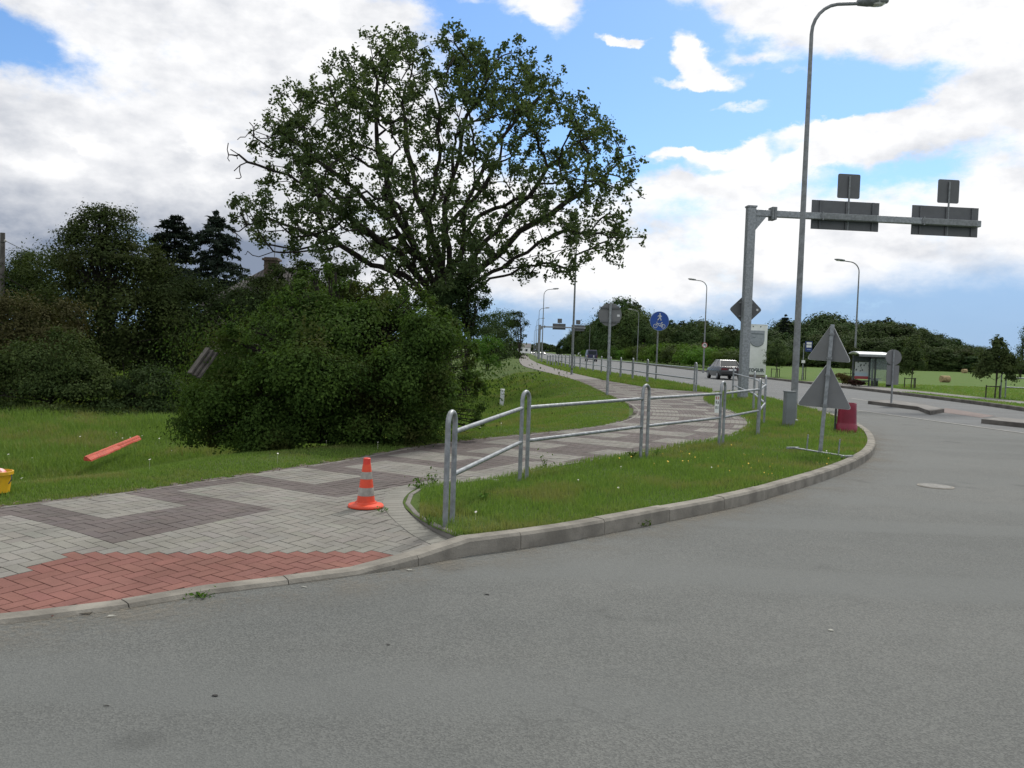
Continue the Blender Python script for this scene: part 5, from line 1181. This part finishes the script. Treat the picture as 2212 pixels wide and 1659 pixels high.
def netting():
    a = D(184, 992, 13.6); c_ = D(298, 944, 16.4); a[2] = gz1(a[0], a[1])+.03; c_[2] = gz1(c_[0], c_[1])+.03
    d0 = D(190, 992, 13.6); z_need_a = D(184, 990, a[1])[2]; z_need_c = D(299, 944, c_[1])[2]
    a[2] = z_need_a; c_[2] = z_need_c
    o = thing('barrier_net', 'folded strip of orange plastic barrier net lying in the ditch grass', 'barrier net', (a+c_)/2)
    m_ = mat('net_orange', (.42, .058, .026), .6, 0, .25, 22, .4, 60); v = (c_-a); L = np.linalg.norm(v); u = v/L; s_ = np.cross(u, (0, 0, 1.)); s_ /= np.linalg.norm(s_)
    mb = MB(); n = 26; k_ = 9; vs = []
    prof = [(-.05, -.09), (-.06, .02), (-.02, .075), (.02, .05), (.05, .066), (.09, .02), (.16, -.02), (.22, -.06), (.24, -.11)]
    for i in range(n):
        t = i/(n-1)-.5; wob = .012*math.sin(i*1.9)+.01*math.sin(i*.7)
        for j, (x, z) in enumerate(prof):
            ww = 1+.04*math.sin(i*.8+j)-.35*(t > .05)*(j > 5); vs.append(u*t*L+s_*(x*ww*.40)+np.array((0, 0, z*.45+wob*.08*(1 if j < 6 else 1.6))))
    fs = [(i*k_+j, i*k_+j+1, (i+1)*k_+j+1, (i+1)*k_+j) for i in range(n-1) for j in range(k_-1)]+[tuple(range(k_)), tuple((n-1)*k_+j for j in range(k_))]
    mb.add(vs, fs); mb.build('folded_net', m_, o)
netting()

# ------------------------------------------------------------------ lean-to, house, pole
b = D(428, 860, 12.9); b[2] = gz1(b[0], b[1])
o = thing('lean_to', 'old grey board lean-to half buried in the big bush', 'lean-to', b)
for i in range(3):
    p0 = D(410+i*8, 806+i*5, 12.9)-b; p1 = D(449+i*8, 752+i*5, 13.2)-b; p0[1] += i*.02; p1[1] += i*.02
    v = p1-p0; MB().box((p0+p1)/2, (.085, .03, np.linalg.norm(v)), tilt=Vector(v).to_track_quat('Z', 'Y')).build('roof_board', wood_grey, o)
for x in (.95, 1.3): MB().box((x, .55, .55), (.07, .07, 1.5)).build('post', wood_grey, o)

b = D(575, 700, 50); b[2] = -.55
o = thing('house', 'house with corrugated hipped roof and brick chimney, mostly hidden by trees', 'house', b)
apex = D(565, 573, 50)-b; zr = apex[2]; ze = zr-2.6; hw, hd = 4.2, 3.4; rx = apex[0]
MB().box((rx+1.2, 1.2, ze/2), (hw*2-.6, hd*2-.6, ze)).build('wall', mat('house_wall', (.22, .2, .17), .9), o)
rf = MB(); rf.add([(rx+1.2-hw, 1.2-hd, ze), (rx+1.2+hw, 1.2-hd, ze), (rx+1.2+hw, 1.2+hd, ze), (rx+1.2-hw, 1.2+hd, ze), (rx, 1.2, zr), (rx+2.4, 1.2, zr)], [(0, 1, 5, 4), (1, 2, 5), (2, 3, 4, 5), (3, 0, 4), (3, 2, 1, 0)])
def roof_mat():
    m = bpy.data.materials.new('corrugated_roof'); m.use_nodes = True; t = NT(m.node_tree); p = t.n['Principled BSDF']
    g = t.add('ShaderNodeTexCoord').outputs['Object']; wv = t.add('ShaderNodeTexWave', wave_type='BANDS', bands_direction='X'); t.put(wv.inputs['Vector'], g); wv.inputs['Scale'].default_value = 1.7; wv.inputs['Distortion'].default_value = .4
    t.put(p.inputs['Base Color'], t.mix(wv.outputs['Fac'], (.045, .043, .045, 1), (.12, .11, .105, 1))); p.inputs['Roughness'].default_value = .9; return m
roof = rf.build('roof', roof_mat(), o)
brick_c = mat('chimney_brick', (.10, .075, .06), .9, 0, .3, 9)
ch = MB().box((rx+.35, .9, zr+.05), (.75, .7, 1.0)).box((rx+.35, .9, zr+.42), (.95, .9, .12)).build('chimney', brick_c, roof)
an = MB().tube([(rx+.5, .9, zr+.6), (rx+.55, .9, zr+3.3)], .025, 6)
for k_, L in ((2.9, .5), (2.5, .7), (2.2, .4)): an.tube([(rx+.5-L, .9, zr+k_-.05), (rx+.5+L, .9, zr+k_+.02)], .012, 5)
an.build('antenna', galv_dull, roof)
b = D(3, 790, 36); b[2] = -.6; ht = ZT(7, 503, b)+.6
o = thing('utility_pole', 'old wooden utility pole at the left edge of the photo', 'utility pole', b)
MB().tube([(0, 0, -.4), (0, 0, ht)], [.13, .10], 10).build('pole', mat('pole_wood', (.09, .085, .08), .9, 0, .3, 6), o, smooth=True)
for x in (-.16, .17):
    MB().tube([(0, -.1, ht-.4), (x, -.1, ht-.40)], .014, 6).build('hook', dark_metal, o); MB().lathe((x, -.1, ht-.38), [(.02, -.03), (.045, 0), (.045, .06), (.02, .1)], 10).build('insulator', mat('porcelain', (.3, .3, .3), .3), o)
q0 = np.array((b[0]+.17, b[1]-.1, b[2]+ht-.34)); q1 = D(420, 640, 48)
wr_ = [q0+(q1-q0)*t-np.array((0, 0, 1))*1.2*4*t*(1-t)*.5 for t in np.linspace(0, 1, 18)]
ow = MB().tube(wr_, .014, 6).build('overhead_wire', dark_metal); tag(ow, 'thin black overhead wire sagging from the utility pole behind the trees', 'wire')

# ------------------------------------------------------------------ hay bales
def bale(px, py, wpx, hpx, label, rz):
    b = U(px, py, .1); k_ = b[1]/F; r_ = hpx*k_/2; L = wpx*k_
    o = MB().lathe((0, 0, 0), [(.02, -L/2), (r_*.9, -L/2), (r_, -L/2+.04), (r_, 0), (r_, L/2-.04), (r_*.9, L/2), (.02, L/2)], 24, 'x').build('hay_bale', mat('hay', (.30, .235, .135), .95, 0, .35, 7, .9, 25, .1), smooth=True, loc=(b[0], b[1], .1+r_*.96))
    o.rotation_euler = (0, 0, rz); tag(o, label, 'hay bale', 'round hay bales on the mown field')
bale(2041, 826, 19, 15, 'round tan hay bale alone on the mown field', .1)
bale(2083, 806, 12, 9, 'distant pale hay bale at the edge of the wood', .5)

# ------------------------------------------------------------------ vehicles
def car(label, loc, rz, paint_c, name='parked_car', lights=False, scale=1., glossy=.25, grp=None, nm=None):
    o = thing(name, label, 'car', loc, rz, grp); pm = mat('car_paint_'+nm, paint_c, glossy, .35, .05, 2)
    # body: stations along y (rear = -), half width, belt height, underside
    st_ = [(-2.28, .74, .78, .42), (-2.22, .80, .92, .34), (-1.7, .86, .95, .30), (-1.0, .88, .93, .24), (0, .89, .92, .22), (1.0, .88, .90, .24), (1.7, .85, .84, .28), (2.15, .78, .74, .30), (2.28, .70, .62, .36)]
    n = 10; vs = []; mb = MB()
    for (y, hw, zt, zb) in st_:
        zm = zb+(zt-zb)*.5
        vs += [(-hw*.92, y, zb), (-hw, y, zm-.08), (-hw, y, zm+.08), (-hw*.94, y, zt-.03), (-hw*.80, y, zt), (hw*.80, y, zt), (hw*.94, y, zt-.03), (hw, y, zm+.08), (hw, y, zm-.08), (hw*.92, y, zb)]
    fs = [(i*n+k_, i*n+(k_+1) % n, (i+1)*n+(k_+1) % n, (i+1)*n+k_) for i in range(len(st_)-1) for k_ in range(n)]+[tuple(range(n)), tuple((len(st_)-1)*n+k_ for k_ in range(n))]
    mb.add(vs, fs); body = mb.build('body', pm, o, smooth=True, bevel=0)
    cb = [(-1.66, .70, .93), (-1.02, .58, 1.33), (-.85, .56, 1.375), (.25, .56, 1.385), (.45, .57, 1.36), (1.12, .70, .90)]
    rv = MB(); vs = [(-.56, -.95, 1.372), (.56, -.95, 1.372), (.57, .40, 1.378), (-.57, .40, 1.378), (-.54, -.9, 1.405), (.54, -.9, 1.405), (.54, .33, 1.412), (-.54, .33, 1.412)]
    rv.add(vs, [(4, 5, 6, 7), (0, 1, 5, 4), (1, 2, 6, 5), (2, 3, 7, 6), (3, 0, 4, 7), (0, 3, 2, 1)]); rv.build('roof', pm, o, smooth=True)
    gl = MB(); B_ = [(-.74, -1.60, .91), (.74, -1.60, .91), (.76, 1.14, .89), (-.76, 1.14, .89)]; T_ = [(-.555, -.96, 1.375), (.555, -.96, 1.375), (.565, .41, 1.38), (-.565, .41, 1.38)]
    gl.add(B_+T_, [(0, 1, 5, 4), (1, 2, 6, 5), (2, 3, 7, 6), (3, 0, 4, 7)]); gl.build('window', glass, o)
    pl_ = MB()
    for sx in (-1, 1):
        for (yb, yt, wd) in ((-1.70, -.95, .10), (-.60, -.42, .07), (.35, .30, .07), (1.12, .40, .08)):
            xb, xt = sx*.755, sx*.572; pl_.add([(xb, yb-wd/2, .90), (xb, yb+wd/2, .90), (xt, yt+wd/2, 1.38), (xt, yt-wd/2, 1.38), (xb*.97, yb-wd/2, .90), (xb*.97, yb+wd/2, .90), (xt*.97, yt+wd/2, 1.38), (xt*.97, yt-wd/2, 1.38)], [(0, 1, 2, 3), (4, 7, 6, 5), (0, 4, 5, 1), (1, 5, 6, 2), (2, 6, 7, 3), (3, 7, 4, 0)])
    pl_.build('pillar', pm, o)
    blk = mat('bumper_black', (.03, .03, .032), .6)
    MB().box((0, -2.28, .50), (1.62, .14, .20)).build('bumper', blk, o, bevel=.03); MB().box((0, 2.26, .48), (1.56, .14, .20)).build('bumper', blk, o, bevel=.03)
    for sx in (-1, 1):
        MB().box((sx*.58, -2.26, .76), (.42, .06, .16)).build('tail_light', mat('tail_red', (.11, .010, .012), .3), o)
        MB().box((sx*.56, 2.22, .66), (.34, .08, .14)).build('headlight', mat('headlight_on', (.9, .9, .85), .2, emit=((1, .97, .9), 12.)) if lights else mat('headlight', (.6, .62, .62), .2), o)
        MB().box((sx*.90, .72, .97), (.14, .09, .11)).build('mirror', blk, o)
        for y in (-1.38, 1.42):
            w_ = MB().lathe((sx*.77, y, .30), [(.12, -.10), (.28, -.10), (.31, -.07), (.31, .07), (.28, .10), (.12, .10)], 22, 'x').build('wheel', tyre, o, smooth=True)
            MB().lathe((sx*.86, y, .30), [(.02, sx*.02), (.17, sx*.015), (.19, 0)], 18, 'x').build('hubcap', mat('hubcap', (.35, .36, .37), .35, .6), w_)
    MB().box((0, -2.30, .72), (.52, .02, .12)).build('number_plate', white_s, o)
    MB().box((0, -2.275, .77), (.70, .03, .15)).build('rear_panel', mat('tail_dark', (.045, .012, .013), .35), o)
    return o
p = D(1561, 815, 61.5)
car('grey old sedan driving away on the main road', (p[0]+.1, p[1], .006), .0, (.075, .083, .09), 'sedan', nm='grey')
for (px, di, lb, c_, nm) in ((1150.5, 380, 'oncoming far car with headlights, leftmost of the three', (.1, .1, .11), 'dark'), (1164, 400, 'oncoming far car with headlights, middle of the three', (.1, .1, .11), 'dark'), (1173, 350, 'oncoming far car with headlights, rightmost of the three', (.5, .5, .5), 'pale')):
    p = D(px, 770, di); car(lb, (p[0], p[1], .006), math.pi, c_, 'oncoming_car', True, grp='oncoming cars far down the road', nm=nm)
for (px, di, lb) in ((1253.5, 330, 'white far car before the trees, left one of two'), (1263, 345, 'white far car before the trees, right one of two')):
    p = D(px, 770, di); car(lb, (p[0], p[1], .1), math.pi, (.6, .6, .6), 'white_car', grp='white cars far down the road', nm='white')
p = D(1276.5, 779, 150)
o = thing('van', 'dark blue van driving away, small on the far main road', 'van', (p[0], p[1], .006))
vb = mat('van_blue', (.02, .025, .065), .35, .1, .05, 2)
MB().add([(-.92, -2.3, .35), (.92, -2.3, .35), (.92, 2.3, .35), (-.92, 2.3, .35), (-.92, -2.3, 1.1), (.92, -2.3, 1.1), (.92, 2.3, 1.0), (-.92, 2.3, 1.0), (-.78, -2.2, 2.05), (.78, -2.2, 2.05), (.78, 1.0, 2.05), (-.78, 1.0, 2.05)],
         [(0, 1, 5, 4), (1, 2, 6, 5), (2, 3, 7, 6), (3, 0, 4, 7), (4, 5, 9, 8), (5, 6, 10, 9), (6, 7, 11, 10), (7, 4, 8, 11), (8, 9, 10, 11), (3, 2, 1, 0)]).build('body', vb, o, bevel=.08)
MB().box((0, -2.27, 1.55), (1.3, .04, .6)).build('rear_window', glass, o)
for sx in (-1, 1):
    MB().box((sx*.82, -2.31, .95), (.14, .04, .4)).build('tail_light', mat('tail_red', (.11, .010, .012), .3), o)
    for y in (-1.5, 1.5): MB().lathe((sx*.82, y, .33), [(.05, -.1), (.33, -.1), (.33, .1), (.05, .1)], 18, 'x').build('wheel', tyre, o)
MB().box((0, -2.33, .48), (1.7, .1, .2)).build('bumper', black_paint, o)
# white house at the end of the path
p = D(1126, 760, 420)
o = thing('white_house', 'small white house far away at the end of the path', 'house', (p[0], p[1], .05))
MB().box((0, 0, 1.5), (9, 7, 3)).build('wall', white_paint, o)
MB().add([(-4.8, -3.8, 3), (4.8, -3.8, 3), (4.8, 3.8, 3), (-4.8, 3.8, 3), (-4.8, 0, 5), (4.8, 0, 5)], [(0, 1, 5, 4), (2, 3, 4, 5), (1, 2, 5), (3, 0, 4), (3, 2, 1, 0)]).build('roof', mat('grey_roof', (.12, .12, .12), .8), o)
for x in (-2.5, 0, 2.5): MB().box((x, -3.52, 1.6), (1, .06, 1.1)).build('window', glass, o)

# ------------------------------------------------------------------ grass blades and flowers
gb = leaf_mat('grass_blades', (.088, .146, .034), (.156, .226, .058), (.195, .185, .082), .35, .6, .9, .75, .47, .66)
def blades(pts, z, hgt, wid, name, label, m_, lean=.35):
    n = len(pts); an = rng.uniform(0, 6.283, n); d = np.c_[np.cos(an), np.sin(an), np.zeros(n)]; sd_ = np.c_[-d[:, 1], d[:, 0], np.zeros(n)]
    b = np.c_[pts, z-.01]; h = hgt*rng.uniform(.5, 1.25, n); l = lean*rng.uniform(.2, 1.4, n); w_ = wid*rng.uniform(.6, 1.3, n)
    mid = b+d*(l*h*.3)[:, None]+np.c_[np.zeros((n, 2)), h*.6]; tip = b+d*(l*h)[:, None]+np.c_[np.zeros((n, 2)), h*(1-.25*l)]
    V = np.stack([b-sd_*w_[:, None]/2, b+sd_*w_[:, None]/2, mid+sd_*w_[:, None]*.35, mid-sd_*w_[:, None]*.35, tip-sd_*w_[:, None]*.04, tip+sd_*w_[:, None]*.04], 1).reshape(-1, 3)
    i0 = (np.arange(n)*6)[:, None]; Fa = np.concatenate([(i0+np.array([[0, 1, 2, 3]]))[:, None], (i0+np.array([[3, 2, 5, 4]]))[:, None]], 1).reshape(-1, 4)
    o = npmesh(name, V, Fa, m_, None, np.repeat(np.clip(rng.normal(.5, .25, n), 0, 1), 2)); tag(o, label, 'grass', None, 'stuff'); return o
def polar(n, r0, r1, a0, a1, pw=1.0):
    u = rng.random(n); r_ = r0*(r1/r0)**u if pw == 1 else (r0**(1-pw)+u*(r1**(1-pw)-r0**(1-pw)))**(1/(1-pw)); a = rng.uniform(R(a0), R(a1), n); return r_*np.sin(a), r_*np.cos(a), r_
x, y, r_ = polar(420000, 6.2, 40, -6, 34)
ok = inpoly(x, y, island_poly); x, y, r_ = x[ok], y[ok], r_[ok]
pat = .5+.5*np.sin(x*2.1+1.3*np.sin(y*1.7))*np.sin(y*1.5+x*.6)
dm, _ = pdist(x, y, [(p[0], p[1]) for p in fp]); keep = (rng.random(len(x)) < .55+.45*pat) & (rng.random(len(x)) < np.where((np.hypot(x-fp[0][0]-.1, y-fp[0][1]-.1) < .35), .25, 1.))
x, y, r_, pat = x[keep], y[keep], r_[keep], pat[keep]
blades(np.c_[x, y], np.full(len(x), .10), .045+.03*pat+.0016*r_, .0032+.0005*r_, 'island_grass', 'short mown grass covering the kerbed island', gb)
x, y, r_ = polar(520000, 6.0, 60, -36, 8)
d, s_ = pdist(x, y, PLS); d = d*s_; ok = ((d > .04) | ((d > -.07) & (rng.random(len(d)) < .35))) & (d < 30)
x, y, r_, d = x[ok], y[ok], r_[ok], d[ok]; pat = .5+.5*np.sin(x*1.3+1.1*np.sin(y*.9))*np.sin(y*1.1+x*.4)
hg = .028+.18*sstep(1.0, 3.5, d)*(.4+.6*pat)+.0008*r_+.022*pat
blades(np.c_[x, y], ground_z(x, y), hg, .0035+.00055*r_, 'bank_grass', 'longer meadow grass on the bank and in the ditch beside the path', gb)
x, y, r_ = polar(160000, 35, 110, -2, 18)
ok = inpoly(x, y, verge_poly); x, y, r_ = x[ok], y[ok], r_[ok]
blades(np.c_[x, y], np.full(len(x), .09), np.full(len(x), .16), .006+.0006*r_, 'verge_grass', 'rough grass on the verge between path and main road', gb)
x, y, r_ = polar(60000, 30, 75, 18, 34)
ok = (x > np.interp(y, [p[1] for p in FK[2:]], [p[0] for p in FK[2:]])+.2) & (x < 21.1) & (y < 44) | (x > 22.8) & (y < 60)
x, y, r_ = x[ok], y[ok], r_[ok]; blades(np.c_[x, y], np.full(len(x), .1), np.full(len(x), .07), .006+.0006*r_, 'field_grass', 'fringe of grass along the far kerb and footpath', gb)
def flowers(n, cen, rad, poly, m_, name, label, size, zf, hgt):
    x = rng.normal(cen[0], rad[0], n); y = rng.normal(cen[1], rad[1], n)
    ok = poly(x, y); x, y = x[ok], y[ok]; n = len(x); mb = MB()
    for a, c_, z in zip(x, y, zf(x, y)):
        h = hgt*random.uniform(.6, 1.3); t = Vector((random.uniform(-.4, .4), random.uniform(-.9, -.1), 1)).normalized(); u = t.orthogonal().normalized(); v = t.cross(u); c0 = Vector((a, c_, z+h)); s = size*random.uniform(.6, 1.3)
        mb.add([c0]+[c0+u*s*math.cos(k_*math.pi/3.5)+v*s*math.sin(k_*math.pi/3.5) for k_ in range(7)], [(0, 1+k_, 1+(k_+1) % 7) for k_ in range(7)])
        mb.tube([(a, c_, z), c0], 0.0012, 3, cap=False)
    o = mb.build(name, m_); tag(o, label, 'flowers', None, 'stuff')
isl = lambda x, y: inpoly(x, y, island_poly); zi = lambda x, y: np.full(len(x), .10)
wf_m = mat('daisy_white', (.62, .60, .55), .7); yf = mat('dandelion_yellow', (.62, .40, .02), .7)
flowers(42, (2.5, 11), (2.6, 3.2), isl, wf_m, 'white_clover', 'small white clover and daisy heads in the island grass', .011, zi, .06)
flowers(38, (3.2, 11.6), (.9, .9), isl, yf, 'dandelions', 'small yellow dandelion heads in the island grass', .010, zi, .055)
bnk = lambda x, y: (lambda q: (q[0]*q[1] > .1))(pdist(x, y, PLS))
flowers(80, (-7, 14), (4, 4), bnk, wf_m, 'meadow_flowers', 'white yarrow heads scattered in the bank grass', .016, ground_z, .12)
# weeds at the gaps of the kerb and litter of dry leaves along the path edge
def tuft(px, py, z, n, h, label):
    b = U(px, py, z); o = thing('weed', label, 'weed', (b[0], b[1], z)); pos = rng.normal(size=(n, 3))*np.array((.05, .04, h*.45))+(0, 0, h*.5)
    pos[:, 2] = np.abs(pos[:, 2]); v, f = leaf_quads(pos, unit(rng.normal(size=(n, 3))+(0, 0, .8)), rng.uniform(.010, .024, n), .5, .1)
    npmesh('leaves', v, f, lm_bright, o, rng.random(n)); mb = MB()
    for _ in range(6): e = rng.normal(size=3)*np.array((.04, .03, .0)); mb.tube([(0, 0, -.01), (e[0], e[1], h*.8)], .002, 4)
    mb.build('stem', lm_bright, o)
for a in ((1384, 1137, .0, 45, .07, 'small weed growing at the kerb foot on the road, right of the cone'), (434, 1290, .0, 40, .03, 'flat weed in the dropped kerb before the red paving'), (905, 1055, .1, 70, .10, 'weeds overgrowing the rounded edging behind the first hoop'),
          (935, 1046, .1, 60, .12, 'taller weed on the edging left of the second hoop'), (825, 1104, .1, 12, .03, 'tiny weed in the paving joints right of the cone'), (1180, 1012, .1, 25, .16, 'thin dry weed by the edging right of the second hoop')):
    tuft(*a)
def litter():
    s_ = rng.uniform(0, 1, 700); seg = [p for p in PLS if 4 < p[1] < 17]; seg = np.array(seg); i_ = (s_*(len(seg)-1)).astype(int); p = seg[i_]+rng.normal(size=(700, 2))*.07
    z = np.maximum(ground_z(p[:, 0], p[:, 1]), pave_z(p[:, 0], p[:, 1]))+.012
    v, f = leaf_quads(np.c_[p, z], unit(rng.normal(size=(700, 3))*.35+(0, 0, 1)), rng.uniform(.008, .024, 700), .35)
    o = npmesh('dry_leaves', v, f, leaf_mat('dry_leaf', (.11, .085, .05), (.22, .19, .13), None, .1), None, rng.random(700)); tag(o, 'dry brown leaves and clippings along the path edge', 'leaf litter', None, 'stuff')
litter()
# scraps and broad-leaved weeds
for (x, y, sz, c_, lb) in ((885, 1232, .022, 'pale', 'white scrap lying on the road close to the kerb ramp'), (660, 1268, .02, 'pale', 'white scrap at the kerb foot in front of the red paving'), (240, 1331, .02, 'pale', 'pale scrap beside the dropped kerb at the left'),
                      (1795, 1361, .016, 'pale', 'single white chip lying out on the open road'), (465, 1502, .013, 'dark', 'dark pebble-sized lump on the near road'), (1052, 1284, .014, 'dark', 'small dark chip on the road below the cone'), (230, 1524, .011, 'dark', 'dark chip at the lower left of the road'), (838, 1392, .011, 'dark', 'thin dark sliver on the near road')):
    b = U(x, y, .004); q = MB(); r_ = np.random.default_rng(x)
    a_ = np.sort(r_.uniform(0, 6.28, 8)); ring = [(sz*(1.1+.5*r_.random())*math.cos(t_), sz*(.6+.3*r_.random())*math.sin(t_), .001) for t_ in a_]; top_ = [(p_[0]*.7, p_[1]*.7, sz*.3) for p_ in ring]
    q.add(ring+top_, [(i, (i+1) % 8, 8+(i+1) % 8, 8+i) for i in range(8)]+[tuple(range(8, 16))])
    tag(q.build('road_scrap', mat('scrap_'+c_, (.34, .34, .30) if c_ == 'pale' else (.03, .03, .028), .8), loc=(b[0], b[1], .003)), lb, 'scrap', 'scraps lying on the road')
def rosette(px, py, lb, n=14, L=.13):
    b = U(px, py, .10); o = thing('broadleaf_weed', lb, 'weed', (b[0], b[1], .10)); V, Fc = [], []
    for i in range(n):
        an = random.uniform(0, 6.28); l = L*random.uniform(.6, 1.2); w_ = l*.16; h = l*random.uniform(.3, .8); d = np.array((math.cos(an), math.sin(an), 0)); s_ = np.array((-d[1], d[0], 0)); k_ = len(V)
        V += [(0, 0, 0), d*l*.45+s_*w_+(0, 0, h), d*l+(0, 0, h*.8), d*l*.45-s_*w_+(0, 0, h)]; Fc.append((k_, k_+1, k_+2, k_+3))
    npmesh('leaves', np.array(V, float), np.array(Fc), lm_bright, o, rng.random(n)); MB().tube([(0, 0, -.02), (.01, 0, L*1.1)], .004, 5).build('stem', lm_bright, o)
rosette(1365, 990, 'broad-leaved weed left of the third hoop by the path edging'); rosette(1420, 985, 'broad-leaved weed right of the third hoop', 10, .10)
rosette(1045, 1082, 'broad-leaved weed beside the first hoop of the near railing', 12, .10); rosette(925, 1130, 'low weed in the bare tip of the grass island', 10, .07)
